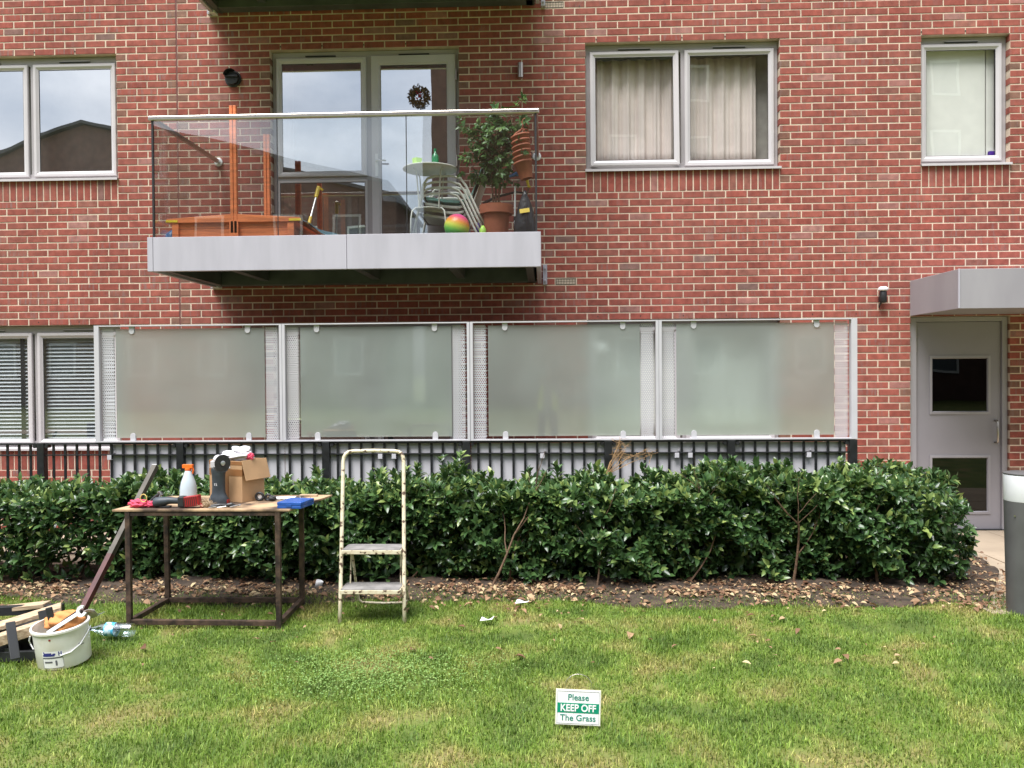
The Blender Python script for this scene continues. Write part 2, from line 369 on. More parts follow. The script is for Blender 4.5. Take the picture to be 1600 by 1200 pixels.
M['ficus'] = leaf_mat('ficus_leaf', (.035, .085, .022), (.09, .19, .05), (.24, .36, .10), .4)
def grass_mat(name, blades=True):
    m = bpy.data.materials.new(name); m.use_nodes = True; nt = m.node_tree; n, l = nt.nodes, nt.links; b = n['Principled BSDF']
    r1, t1, _ = noise_col(nt, (.115, .205, .032), (.32, .335, .095), 2.6, .34, .68, detail=6, coords='World')
    e = r1.color_ramp.elements.new(.5); e.color = (.185, .305, .044, 1)
    at = n.new('ShaderNodeAttribute'); at.attribute_name = 'rnd'
    r = n.new('ShaderNodeValToRGB'); r.color_ramp.elements[0].color = (.42, .48, .45, 1); r.color_ramp.elements[1].color = (2.0, 1.6, 2.2, 1)
    e = r.color_ramp.elements.new(.80); e.color = (1.2, 1.12, 1.0, 1)
    mu = n.new('ShaderNodeMix'); mu.data_type = 'RGBA'; mu.blend_type = 'MULTIPLY'; mu.inputs[0].default_value = 1
    if blades:
        l.new(at.outputs['Fac'], r.inputs[0]); l.new(r1.outputs[0], mu.inputs[6]); l.new(r.outputs[0], mu.inputs[7])
        l.new(mu.outputs[2], b.inputs['Base Color'])
        t = n.new('ShaderNodeBsdfTranslucent'); l.new(mu.outputs[2], t.inputs[0])
        mx = n.new('ShaderNodeMixShader'); mx.inputs[0].default_value = .3
        l.new(b.outputs[0], mx.inputs[1]); l.new(t.outputs[0], mx.inputs[2]); l.new(mx.outputs[0], n['Material Output'].inputs[0])
    else:
        l.new(r1.outputs[0], mu.inputs[6]); mu.inputs[7].default_value = (.62, .5, .7, 1)
        l.new(mu.outputs[2], b.inputs['Base Color'])
    b.inputs['Roughness'].default_value = .55; b.inputs['Specular IOR Level'].default_value = .35
    return m
M['grass'] = grass_mat('grass_blade'); M['lawn'] = grass_mat('lawn_base', False)

# ------------------------------------------------------------------ ground
def sheet(name, pts, z, m, kind='structure', wob=0):
    o = MB().add([(x, y, z) for x, y in pts], [tuple(range(len(pts)))]).build(name, m)
    return tag(o, kind=kind)
GY = -2.52                                       # where the lawn stops and the bare bed starts
sheet('ground', [(-300, -300), (300, -300), (300, 300), (-300, 300)], -.012, M['lawn'])
def soil_edge(x):
    return GY + .10*math.sin(x*1.7+1) + .05*math.sin(x*4.3) + .03*math.sin(x*9.1+2) + .10*max(0, x-6.6)*-1
bed = MB()
def bedf(u, v):
    x = -5 + 13.6*u
    y0 = soil_edge(x) - .28
    yb = -1.05 if x > 7.6 else -1.62
    if x > 7.4: yb = -1.62 + .5*min(1, (x-7.4)/.25)
    if x > 7.9: yb = -1.12 - (x-7.9)*1.0*.0 - .0
    xr = x
    y = y0 + (yb-y0)*v
    e_ = min(1, v*2.2)
    z = .004 + e_*(.012 + .014*math.sin(x*7+y*5)*math.sin(y*11-x*3) + .006*math.sin(x*31+y*17)) + .02*e_*math.sin(math.pi*v)
    return (xr, y, z - (.03 if v < .02 else 0))
bed.grid(bedf, 260, 26)
def trim(p):   # the bed stops along the paved path beside the door
    x, y, z = p; lim = 8.48 - (-1.1-y)*.20 if y > -1.95 else 8.31 - (-1.95-y)*.62
    return (min(x, max(lim, 7.5)), y, z)
bed.v = [Vector(trim(p)) for p in bed.v]
tag(bed.build('soil_bed', M['soil'], smooth=True), kind='structure')
# paving: slabs between railing and wall and past the hedge end
tag(MB().box(-6, 8.6, -1.58, .05, -.05, -.006).build('patio_base', M['paving']), kind='structure')
tag(MB().box(7.7, 14, -3.0, .05, -.05, -.004).build('path_base', M['paving']), kind='structure')
k = 0
pav = thing('paving', 'buff paving slabs laid between the railing and the brick wall', 'paving', (4, -1, 0))
del pav['category'], pav['label']; pav['kind'] = 'structure'
for i in range(33):
    for j in range(5):
        x0, y0 = -5.2+.6*i, -3.0+.6*j
        if y0 < -1.7 and x0 < 8.1: continue
        if x0+.6 > 13: continue
        y1 = min(y0+.594, -.004); s = .0015*math.sin(i*3.1+j*5.7)
        if y0 < -1.5 and x0 < 8.1: y0 = -1.56
        o = MB().box(x0+.003, x0+.597, y0+.003, y1, -.04, .003+s).build('paving_slab', M['paving'], pav, bevel=.003)

# ------------------------------------------------------------------ building
ZR = lambda V: 5.58 - .075*V
bld = thing('brick_apartment_building', 'red brick apartment building with grey framed windows, balcony and canopied door', 'building', (4.5, .1, 0))
OPEN = []   # x0, x1, z0, z1
def op(u0, u1, v0, v1): OPEN.append((u0*.225, u1*.225, ZR(v1), ZR(v0)))
op(-9, 0, 5.5, 23.5); op(22.5, 31.5, 5.5, 23.5); op(38, 42, 5.5, 23.5); op(7.5, 16.5, 5.5, 35.5)
op(-9, 0, 44.5, 62.5); op(22.5, 31.5, 44.5, 62.5); op(7.5, 16.5, 44.5, 74.4); op(37.5, 42, 44.5, 74.4)
SOLD = [(-9, 0, 23.5), (22.5, 31.5, 23.5), (38, 42, 23.5), (-9, 0, 62.5), (22.5, 31.5, 62.5)]
WX0, WX1, WZ1 = -3.6, 13.0, 7.2
XJ = .667
# mortar wall
xs = sorted({WX0, WX1, *[a-.004 for a, b, c, d in OPEN], *[b+.004 for a, b, c, d in OPEN]})
zs = sorted({-.1, WZ1, *[max(-.1, c-.004) for a, b, c, d in OPEN], *[d+.004 for a, b, c, d in OPEN]})
w = MB()
def solid(i, j):
    if i < 0 or j < 0 or i >= len(xs)-1 or j >= len(zs)-1: return False
    cx, cz = (xs[i]+xs[i+1])/2, (zs[j]+zs[j+1])/2
    return not any(a-.004 < cx < b+.004 and c-.004 < cz < d+.004 for a, b, c, d in OPEN)
F0, F1 = .0035, .30
for i in range(len(xs)-1):
    for j in range(len(zs)-1):
        if not solid(i, j): continue
        a, b, c, d = xs[i], xs[i+1], zs[j], zs[j+1]
        w.add([(a,F0,c),(b,F0,c),(b,F0,d),(a,F0,d)], [(0,1,2,3)]); w.add([(a,F1,c),(b,F1,c),(b,F1,d),(a,F1,d)], [(3,2,1,0)])
        if not solid(i-1, j): w.add([(a,F0,c),(a,F0,d),(a,F1,d),(a,F1,c)], [(0,1,2,3)])
        if not solid(i+1, j): w.add([(b,F0,c),(b,F1,c),(b,F1,d),(b,F0,d)], [(0,1,2,3)])
        if not solid(i, j-1): w.add([(a,F0,c),(a,F1,c),(b,F1,c),(b,F0,c)], [(0,1,2,3)])
        if not solid(i, j+1): w.add([(a,F0,d),(b,F0,d),(b,F1,d),(a,F1,d)], [(0,1,2,3)])
wall = w.build('wall', M['mortar'], bld)
wall['label'] = 'cream mortar bed of the brick wall'
bx('movement_joint', M['sealant'], wall, XJ-.008, XJ+.008, .0015, .02, .01, WZ1, bevel=0)
# bricks
BR = []      # x0,x1,z0,z1
krow = int((5.58-WZ1)/.075)
for kk in range(-21, 75):
    zc = ZR(kk); z0, z1 = zc-.032, zc+.032
    if z0 < 0: z0 = .001
    u = math.floor(WX0/.225) - (0 if kk % 2 else .5)
    while u*.225 < WX1:
        segs = [(u*.225+.006, (u+1)*.225-.006)]
        u += 1
        cut = [(a-.001 if False else a, b) for a, b, c, d in OPEN if c-.01 < zc < d+.01]
        cut += [(a*.225, b*.225) for a, b, v in SOLD if v < kk < v+3]
        solb = [(a*.225, b*.225) for a, b, v in SOLD if v < kk < v+3]
        cut.append((XJ-.008, XJ+.008))
        for a, b in cut:
            g = .005 if (a, b) in solb else 0
            ns = []
            for s0, s1 in segs:
                if s1 <= a-g or s0 >= b+g: ns.append((s0, s1)); continue
                if s0 < a-g: ns.append((s0, a-g))
                if s1 > b+g: ns.append((b+g, s1))
            segs = ns
        for s0, s1 in segs:
            if s1-s0 > .03 and kk not in ((0,) if False else ()): BR.append((s0, s1, z0, z1, kk))
for a, b, v in SOLD:
    for i in range(int((b-a)*3)):
        x = a*.225+.075*i; BR.append((x+.005, x+.070, ZR(v+3)+.005, ZR(v)-.002, 1000))
vent_px = [(3.84+.225*.5, ZR(0)), (3.84, ZR(39))]
AIR = [(22*.225-.225*1.5+.005, ZR(0)), (22*.225-.225*1+.005, ZR(39))]
BR = [b for b in BR if not any(abs(b[0]-ax) < .06 and abs((b[2]+b[3])/2-az) < .02 for ax, az in AIR)]
def px(X, Y, Z):
    d = Vector((X-CX, Y+CD, Z-CZ)); z = d.dot(_f); return 800+FPX*d.dot(_R)/z, 600-FPX*d.dot(_U)/z, z
HID = [(235, 840, 170, 505), (150, 1340, 495, 760), (1420, 1600, 420, 840), (0, 520, 740, 900), (500, 1520, 730, 900), (300, 860, 0, 60)]
tones = []
for i, b in enumerate(BR):
    r = random.random(); hd = (b[1]-b[0]) < .12 and b[4] != 1000
    if r < .01: c = (.25, .14, .12)
    elif r < .06: c = (.30, .112, .085)
    elif r < .09: c = (.36, .17, .145)
    else: c = (.325, .094, .070)
    if hd and r < .62: c = (.24, .125, .09)
    v = random.uniform(.86, 1.10); g = random.uniform(.93, 1.1)
    px_, py_, z_ = px((b[0]+b[1])/2, 0, (b[2]+b[3])/2)
    tones.append((c[0]*v, c[1]*v*g, c[2]*v*g, (random.random()**1.8)*(.62 if r < .5 else .25)*(1.25 if b[0] < 2 else .8)))
def brick_geo(b, t):
    x0, x1, z0, z1, kk = b; j = lambda s=.0012: random.uniform(-s, s)
    x0, x1, z0, z1 = x0+j(), x1+j(), z0+j(.0008), z1+j(.0008); y = j(.0012); c = .0035
    V = [(x0,.1,z0),(x1,.1,z0),(x1,.1,z1),(x0,.1,z1),(x0,y+c,z0),(x1,y+c,z0),(x1,y+c,z1),(x0,y+c,z1),
         (x0+c,y,z0+c),(x1-c,y,z0+c),(x1-c,y,z1-c),(x0+c,y,z1-c)]
    F = [(8,9,10,11)] + [(4+i, 4+(i+1) % 4, 8+(i+1) % 4, 8+i) for i in range(4)] + [(i, (i+1) % 4, 4+(i+1) % 4, 4+i) for i in range(4)]
    return V, F
sc = []
for i, b in enumerate(BR):
    X, Y_, z = px((b[0]+b[1])/2, 0, (b[2]+b[3])/2)
    if b[1]-b[0] < .2 or not (16 < X < 1584 and 8 < Y_ < 1190) or any(a < X < c and d < Y_ < e for a, c, d, e in HID): continue
    sc.append((z, i))
single = {i for _, i in sorted(sc)[:300]}
def set_attrs(me, T, S):
    a = me.attributes.new('tone', 'FLOAT_COLOR', 'POINT'); a.data.foreach_set('color', np.array(T, np.float32).ravel())
    a = me.attributes.new('streak', 'FLOAT', 'POINT'); a.data.foreach_set('value', np.array(S, np.float32))
V, F, T, S = [], [], [], []
org = ORG[bld.name]
for i, b in enumerate(BR):
    v, f = brick_geo(b, tones[i]); t = tones[i]
    if i in single:
        c = Vector(((b[0]+b[1])/2, 0, (b[2]+b[3])/2))
        me = bpy.data.meshes.new('brick'); me.from_pydata([tuple(Vector(p)-c) for p in v], [], f); me.materials.append(M['brick'])
        set_attrs(me, [(*t[:3], 1)]*12, [t[3]]*12)
        o = bpy.data.objects.new('brick', me); scn.collection.objects.link(o); o.parent = wall; o.location = c-org; continue
    n0 = len(V); V += v; F += [tuple(q+n0 for q in p) for p in f]; T += [(*t[:3], 1)]*12; S += [t[3]]*12
me = bpy.data.meshes.new('brickwork'); me.from_pydata([tuple(Vector(p)-org) for p in V], [], F); me.materials.append(M['brick']); set_attrs(me, T, S)
o = bpy.data.objects.new('brickwork', me); scn.collection.objects.link(o); o.parent = wall; o['kind'] = 'stuff'
for ax, az in AIR:
    a = MB().frame(ax, ax+.215, az-.0325, az+.0325, [(0, .05), (0, .001), (.006, .001), (.006, .012)])
    a.box(ax+.006, ax+.209, .012, .02, az-.027, az+.027)
    for i in range(12): a.box(ax+.012+i*.0165, ax+.017+i*.0165, .003, .012, az-.027, az+.027)
    a.box(ax+.006, ax+.209, .0035, .0115, az-.002, az+.002)
    a.build('air_brick', M['dark'], bld)
# weep vents over the openings
wv = MB()
for u0, u1, zt in ((-9, 0, ZR(4.5)), (22.5, 31.5, ZR(4.5)), (7.5, 16.5, ZR(4.5)), (-9, 0, ZR(43.5)), (22, 41, ZR(43.5)), (37.5, 42, ZR(4.5))):
    for i in range(int(u1-u0)//2):
        x = (math.floor(u0)+.0+2*i+1)*.225; wv.box(x-.004, x+.004, -.001, .01, zt-.045, zt-.03)
for x in np.arange(5.0, 8, .9): wv.box(x-.004, x+.004, -.001, .01, ZR(-.2)-.045, ZR(-.2)-.03)
tag(wv.build('weep_vent', M['dark'], bld), kind='stuff')
# interior shell
it = MB(); it.box(WX0, WX1, .32, 4.5, -.1, 7.2)
it.box(WX0+.01, WX1-.01, .321, 4.49, 2.72, 2.86)
for x in (.4, 4.75, 8.0): it.box(x, x+.1, .3, 4.49, -.09, 7.19)
it.build('interior', M['inside'], bld)

SP = [(0, .085), (0, .056), (.006, .050), (.030, .050), (.054, .066), (.058, .066), (.058, .082)]
def light_pane(win, x0, x1, z0, z1, gm='glass', T=None, prof=SP):
    b = MB(); 
    if T: b.T = T
    b.frame(x0, x1, z0, z1, prof); s = b.build('sash', M['sash'], win)
    i = prof[-1][0]
    g = MB()
    if T: g.T = T
    g.frame(x0+i-.001, x1-i+.001, z0+i-.001, z1-i+.001, [(0, .0675), (.004, .0670), (.004, .075)]); g.build('gasket', M['gasket'], win)
    p = MB()
    if T: p.T = T
    p.add([(x0+i-.005, .074, z0+i-.005), (x1-i+.005, .074, z0+i-.005), (x1-i+.005, .074, z1-i+.005), (x0+i-.005, .074, z1-i+.005)], [(0, 1, 2, 3)])
    p.build('pane', M[gm], win)
def window(x0, x1, z0, z1, lights, open_i=-1, name='window', sill=True, label=None, gm='clear_glass'):
    win = MB(); s0 = .032 if sill else 0.
    win.frame(x0+.002, x1-.002, z0+s0, z1-.002, [(0, .13), (0, .075), (.055, .075), (.055, .13)])
    win.box(x0+.05, x1-.05, .0762, .13, z1-.088, z1-.05)
    for m in lights[1:]: win.box(m[0]-.038, m[0]+.026, .0755, .13, z0+s0+.03, z1-.06)
    W = win.build(name, M['frame'], bld, bevel=.0015)
    if label: W['label'] = label
    for i, (a, b) in enumerate(lights):
        T = None
        if i == open_i:
            T = Matrix.Translation((0, .07, z1-.08)) @ Matrix.Rotation(R(-2.6), 4, 'X') @ Matrix.Translation((0, -.07, -(z1-.08)))
        light_pane(W, a, b, z0+s0+.022, z1-.075, T=T, gm=gm)
        c = (a+b)/2
        v = MB().prism([(c-.17, .076, z1-.05), (c-.155, .076, z1-.036), (c+.165, .076, z1-.036), (c+.18, .076, z1-.05)], (0, -.018, 0))
        v.build('trickle_vent', M['frame'], W); 
        MB().box(c-.165, c+.172, .059, .077, z1-.057, z1-.0505).build('vent_slot', M['dark'], W)
    if sill:
        MB().prism([(x0-.012, .13, z0+.034), (x0-.012, -.034, z0+.014), (x0-.012, -.034, z0-.010), (x0-.012, -.028, z0-.010), (x0-.012, -.028, z0+.006), (x0-.012, .13, z0+.024)], (x1-x0+.024, 0, 0)).build('sill', M['sash'], W, bevel=.001)
    return W
def op2(u0, u1, v0, v1): return u0*.225, u1*.225, ZR(v1), ZR(v0)
a, b, c, d = op2(-9, 0, 5.5, 23.5)
MUL = -.977
window(a, b, c, d, [(a+.04, MUL-.036), (MUL+.022, b-.037)], label='grey framed first floor window at the left edge mirroring a gabled roof', gm='glass')
a, b, c, d = op2(22.5, 31.5, 5.5, 23.5); mid = (a+b)/2+.012
window(a, b, c, d, [(a+.045, mid-.04), (mid+.022, b-.042)], open_i=0, label='first floor window with beige curtains and its left sash tilted open')
a, b, c, d = op2(38, 42, 5.5, 23.5)
window(a, b, c, d, [(a+.018, b-.052)], label='single light first floor window with a white blind')
a, b, c, d = op2(-9, 0, 44.5, 62.5)
window(a, b, c, d, [(a+.04, MUL-.036), (MUL+.022, b-.037)], label='ground floor window with slatted blinds behind the railing')
a, b, c, d = op2(22.5, 31.5, 44.5, 62.5); mid = (a+b)/2+.012
window(a, b, c, d, [(a+.045, mid-.04), (mid+.022, b-.042)], label='ground floor window seen blurred through the frosted screens')
def balcony_door(zb, zt, lab):
    x0, x1 = 7.5*.225, 16.5*.225; xm = 2.735
    f = MB(); f.frame(x0+.002, x1-.002, zb+.005, zt-.002, [(0, .13), (0, .075), (.055, .075), (.055, .13)])
    f.box(x0+.05, x1-.05, .0762, .13, zt-.075, zt-.05); f.box(xm-.03, xm+.03, .0755, .13, zb+.05, zt-.06)
    zmid = zb + (zt-zb)*.395
    f.box(x0+.05, xm-.028, .0757, .13, zmid-.03, zmid+.03)
    W = f.build('balcony_door', M['frame'], bld, bevel=.0015); W['label'] = lab
    light_pane(W, x0+.045, xm-.025, zmid+.018, zt-.068)
    light_pane(W, x0+.045, xm-.025, zb+.03, zmid-.018, prof=[(0,.08),(0,.066),(.02,.066),(.026,.07),(.026,.082)])
    DP = [(0, .085), (0, .054), (.006, .048), (.078, .048), (.094, .066), (.10, .066), (.10, .082)]
    light_pane(W, xm+.03, x1-.035, zb+.03, zt-.062, prof=DP)
    h = MB(); hx = xm+.085; hz = zb+1.02
    h.box(hx-.016, hx+.016, .036, .05, hz-.12, hz+.12); h.ring([(hx, .045, hz+.04), (hx, .0, hz+.04), (hx+.012, -.006, hz+.04), (hx+.11, -.006, hz+.035)], .0095)
    h.build('handle', M['white'], W, bevel=.004)
    for z in (zt-.28, zb+1.05, zb+.25):
        q = MB(); q.ring([(x1-.028, .045, z-.06), (x1-.028, .045, z+.06)], .011, n=10); q.ring([(x1-.028, .045, z-.006), (x1-.028, .045, z+.006)], .0118, n=10)
        q.build('hinge', M['steel'], W)
    for c in ((x0+xm)/2, (x1+xm)/2):
        MB().box(c-.16, c+.17, .058, .077, zt-.055, zt-.045).build('vent_slot', M['dark'], W)
balcony_door(2.915, ZR(5.5), 'glazed grey balcony door with a side window, white handle')
balcony_door(.02, ZR(44.5), 'glazed patio door blurred behind the frosted screens')

# grey service door
x0, x1, z1 = 37.5*.225, 42*.225, ZR(44.5)
f = MB(); f.box(x0+.002, x0+.075, .035, .16, .0, z1-.002); f.box(x1-.055, x1-.002, .035, .16, .0, z1-.002); f.box(x0+.075, x1-.055, .0352, .16, z1-.05, z1-.002)
D = f.build('service_door', M['canopy'], bld, bevel=.002); D['label'] = 'grey metal entrance door with two dark glass panels under the canopy'
lx0, lx1, lz0, lz1 = x0+.079, x1-.058, .008, z1-.055
panes = [(8.687, 9.258, 1.245, 1.806), (8.687, 9.258, .19, .757)]
lf = MB(); Yd = .062
zsplit = [lz0, panes[1][2], panes[1][3], panes[0][2], panes[0][3], lz1]
for i in range(5):
    if i in (1, 3):
        lf.box(lx0, panes[0][0], Yd, Yd+.05, zsplit[i], zsplit[i+1]); lf.box(panes[0][1], lx1, Yd, Yd+.05, zsplit[i], zsplit[i+1])
    else: lf.box(lx0, lx1, Yd, Yd+.05, zsplit[i], zsplit[i+1])
LF = lf.build('door_leaf', M['door'], D)
for p in panes:
    MB().frame(p[0]-.028, p[1]+.028, p[2]-.028, p[3]+.028, [(0, Yd+.001), (0, Yd-.008), (.024, Yd-.010), (.032, Yd+.01)]).build('bead', M['canopy'], D)
    MB().add([(p[0], Yd+.012, p[2]), (p[1], Yd+.012, p[2]), (p[1], Yd+.012, p[3]), (p[0], Yd+.012, p[3])], [(0, 1, 2, 3)]).build('pane', M['door_glass'], D)
MB().ring([(9.335, Yd, .92), (9.335, Yd-.045, .92), (9.335, Yd-.055, .935), (9.335, Yd-.055, 1.135), (9.335, Yd-.045, 1.15), (9.335, Yd, 1.15)], .0095, n=10).build('handle', M['steel'], D, smooth=True)
for z in (1.93, 2.08): MB().ring([(lx0-.004, Yd-.01, z-.055), (lx0-.004, Yd-.01, z+.055)], .012, n=8).build('hinge', M['steel'], D)
bx('threshold', M['dark'], D, x0+.01, x1-.01, .02, .12, 0.0035, .007, bevel=0)
# canopy
c = MB(); cx0, cx1 = 8.43, 11.6
c.box(cx0, cx0+.02, -1.03, -.003, 2.252, 2.618); c.box(cx0+.02, cx1, -1.03, -1.01, 2.252, 2.618)
c.box(cx0+.02, cx1, -1.01, -.003, 2.262, 2.275)
CN = c.build('canopy', M['canopy'], bld, bevel=.003); CN['label'] = 'grey metal box canopy over the service door'
bx('canopy_roof', M['canopy'], CN, cx0+.02, cx1, -1.01, -.003, 2.60, 2.61, bevel=0)
bx('corner_trim', M['fascia'], CN, cx0-.004, cx0+.012, -1.034, -1.018, 2.255, 2.62, bevel=.002)

# balcony
def balcony(dz, full=True, lab=''):
    X0, X1, Y0 = 1.07, 4.58, -1.565; zb, zt = 2.622+dz, 2.925+dz
    f = MB()
    f.box(X0+.06, X1-.06, Y0+.06, -.004, zt-.10, zt-.075)
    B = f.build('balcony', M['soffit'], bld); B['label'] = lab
    bx('fascia_panel', M['fascia'], B, X0+.052, 2.862, Y0, Y0+.05, zb, zt, bevel=.002)
    bx('fascia_panel', M['fascia'], B, 2.866, X1, Y0-.001, Y0+.049, zb, zt+.002, bevel=.002)
    bx('corner_panel', M['fascia'], B, X0, X0+.049, Y0-.002, Y0+.047, zb, zt, bevel=.002)
    bx('side_panel', M['fascia'], B, X0, X0+.04, Y0+.05, -.10, zb+.003, zt-.002, bevel=.002)
    bx('side_panel', M['fascia'], B, X1-.04, X1, Y0+.051, -.10, zb+.003, zt-.002, bevel=.002)
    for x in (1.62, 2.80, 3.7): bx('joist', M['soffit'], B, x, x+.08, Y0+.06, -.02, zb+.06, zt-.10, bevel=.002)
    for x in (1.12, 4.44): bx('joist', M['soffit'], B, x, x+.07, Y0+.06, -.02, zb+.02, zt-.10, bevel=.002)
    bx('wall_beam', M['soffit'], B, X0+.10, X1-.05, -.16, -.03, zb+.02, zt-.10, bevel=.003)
    for x in (1.03, 4.595):
        p = MB().box(x, x+.045, -.06, -.002, zb-.0, zb+.21)
        p.ring([(x+.022, -.06, zb+.04), (x+.022, -.085, zb+.04)], .012, n=6); p.ring([(x+.022, -.06, zb+.17), (x+.022, -.085, zb+.17)], .012, n=6)
        p.build('wall_bracket', M['fascia'], B, bevel=.002)
    bx('clamp', M['white'], B, 1.06, 1.13, -.10, -.004, zb+.0, zb+.035)
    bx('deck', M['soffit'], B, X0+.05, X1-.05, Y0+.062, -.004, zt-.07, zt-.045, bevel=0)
    # glass balustrade
    gz0, gz1 = zt-.03, zt+1.045
    for a, b in ((1.118, 2.244), (2.252, 3.396), (3.404, 4.548)):
        MB().box(a, b, Y0+.012, Y0+.024, gz0, gz1).build('glass_panel', M['rail_glass'], B)
    for x in (1.118, 4.536):
        MB().box(x, x+.012, Y0+.03, -.05, gz0, gz1).build('glass_panel', M['rail_glass'], B)
        bx('glass_edge', M['gasket'], B, x-.002, x+.014, Y0+.008, Y0+.029, gz0, gz1, bevel=0)
    for x in (2.248, 3.40): bx('glass_joint', M['gasket'], B, x-.003, x+.003, Y0+.013, Y0+.023, gz0, gz1, bevel=0)
    h = MB(); z = gz1+.012
    h.box(1.09, 4.575, Y0-.004, Y0+.04, z-.02, z+.022)
    H = h.build('handrail', M['steel'], B, bevel=.009)
    for x in (1.115, 4.54):
        s = MB().box(x-.018, x+.022, Y0+.04, -.03, z-.019, z+.021).build('side_handrail', M['steel'], B, bevel=.008)
        MB().lathe([(.045, 0), (.045, .018), (.03, .024)], (x, -.001, z), n=20, T=Matrix.Rotation(R(90), 4, 'X')).build('rail_fixing', M['white'], B)
    return B
BAL = balcony(0, lab='balcony with glass balustrade, steel handrail and pale grey fascia')
balcony(2.925, lab='upper balcony whose dark underside cuts the top edge')

# wall fittings
v = MB(); T = Matrix.Rotation(R(90), 4, 'X')
v.lathe([(.088, 0), (.088, .012), (.072, .016), (.070, .05), (.062, .052)], (1.285, -.001, 4.87), n=28, T=T)
v.box(1.215, 1.355, -.075, -.05, 4.875, 4.89)
v.grid(lambda a, b: (1.285+.074*math.cos(R(20+b*150)), -.02-a*.09, 4.875+.074*math.sin(R(20+b*150))), 3, 10)
smooth_by_angle(v.build('vent_cowl', M['dark'], bld))
l_ = MB().ring([(4.375, -.055, 4.80), (4.375, -.055, 4.955)], .030, n=20); l_.box(4.35, 4.40, -.04, -.002, 4.85, 4.90)
smooth_by_angle(l_.build('wall_light', M['steel'], bld))
g = MB().lathe([(.028, -.08), (.036, -.07), (.036, .03), (.03, .04)], (8.125, -.075, 2.47), n=20); g.box(8.105, 8.145, -.05, -.002, 2.40, 2.46)
g.ring([(8.12, -.05, 2.40), (8.10, -.04, 2.365), (8.11, -.01, 2.345)], .007)
G = smooth_by_angle(g.build('security_light', M['dark'], bld))
smooth_by_angle(MB().lathe([(.040, 0), (.052, .012), (.05, .03), (.03, .045), (.001, .048)], (8.125, -.075, 2.51), n=20).build('lamp_cap', M['white'], G))

# curtains, blinds
def curtain(x0, x1, z0, z1, y, m, waves, amp, label, group='curtains behind the windows', ph=0.):
    g = MB().grid(lambda u, v: (x0+(x1-x0)*u, y+amp*math.sin(u*waves*6.28+ph)+amp*.5*math.sin(u*waves*2.7*6.28+1+ph)*(1-.5*v), z0+(z1-z0)*v), int(waves*22), 6)
    t = g.build('curtain', m, smooth=True, solid=.002); return tag(t, label, 'curtain', group)
curtain(5.10, 6.02, ZR(23.5)+.05, ZR(5.5)-.1, .24, M['curtain'], 6, .022, 'beige curtain closed behind the tilted left sash of the window right of the balcony')
curtain(6.10, 6.90, ZR(23.5)+.05, ZR(5.5)-.1, .24, M['curtain'], 5, .02, 'beige curtain hanging behind the right hand sash, a dark gap at its right edge')
curtain(5.10, 7.0, ZR(62.5)+.05, ZR(44.5)-.1, .24, M['blind'], 5, .015, 'pale curtain behind the ground floor window covered by the two right frosted screens')
curtain(1.72, 3.68, .05, ZR(44.5)-.1, .26, M['slat'], 7, .02, 'pale curtain behind the ground floor patio door covered by a frosted screen')
curtain(1.74, 1.86, 2.95, ZR(5.5)-.1, .26, M['curtain'], 2, .02, 'bunched beige curtain at the left side of the balcony door')
rb = bx('roller_blind', M['blind'], None, 8.575, 9.275, .15, .153, ZR(23.5)+.125, ZR(5.5)-.09, bevel=0)
tag(rb, 'white roller blind pulled down in the single window at top right', 'blind')
sb = bx('blind_board', M['blind'], None, 9.29, 9.375, .16, .18, ZR(23.5)+.1, ZR(5.5)-.09, bevel=.004)
tag(sb, 'pale upright board beside the roller blind in the top right window', 'board')
pb = thing('purple_packet', 'small purple and white packet standing in the corner of the top right window', 'packet', (9.33, .12, ZR(23.5)+.1))
bx('packet_body', M['purple'], pb, 9.30, 9.37, .105, .145, ZR(23.5)+.095, ZR(23.5)+.165); bx('packet_top', M['white'], pb, 9.302, 9.368, .107, .143, ZR(23.5)+.166, ZR(23.5)+.18)
def venetian(x0, x1, tapes, label):
    z0, z1 = ZR(62.5)+.10, ZR(44.5)-.14; t = thing('venetian_blind', label, 'blind', ((x0+x1)/2, .14, z1), 'venetian blinds in the ground floor window')
    bx('head_rail', M['slat'], t, x0, x1, .12, .16, z1, z1+.03)
    sm = MB().box(-(x1-x0)/2, (x1-x0)/2, -.022, .022, -.0012, .0012); T = Matrix.Rotation(R(38), 4, 'X')
    sm.v = [T @ v for v in sm.v]
    me = None; n = int((z1-z0)/.041)
    for i in range(n):
        if me is None:
            me = bpy.data.meshes.new('slat'); me.from_pydata([tuple(v) for v in sm.v], [], sm.f); me.materials.append(M['slat'])
        o = bpy.data.objects.new('slat', me); scn.collection.objects.link(o); o.parent = t; o.location = (0, 0, -.02-.041*i)
    for x in tapes: bx('tape', M['dark'], t, x-.021, x+.021, .112, .114, z0, z1+.01, bevel=0)
venetian(-1.95, -1.06, [-1.72, -1.16], 'white slatted blind with dark tapes behind the left pane of the ground floor window')
venetian(-.90, -.05, [-.27], 'white slatted blind with one dark tape behind the pane next to the first screen')

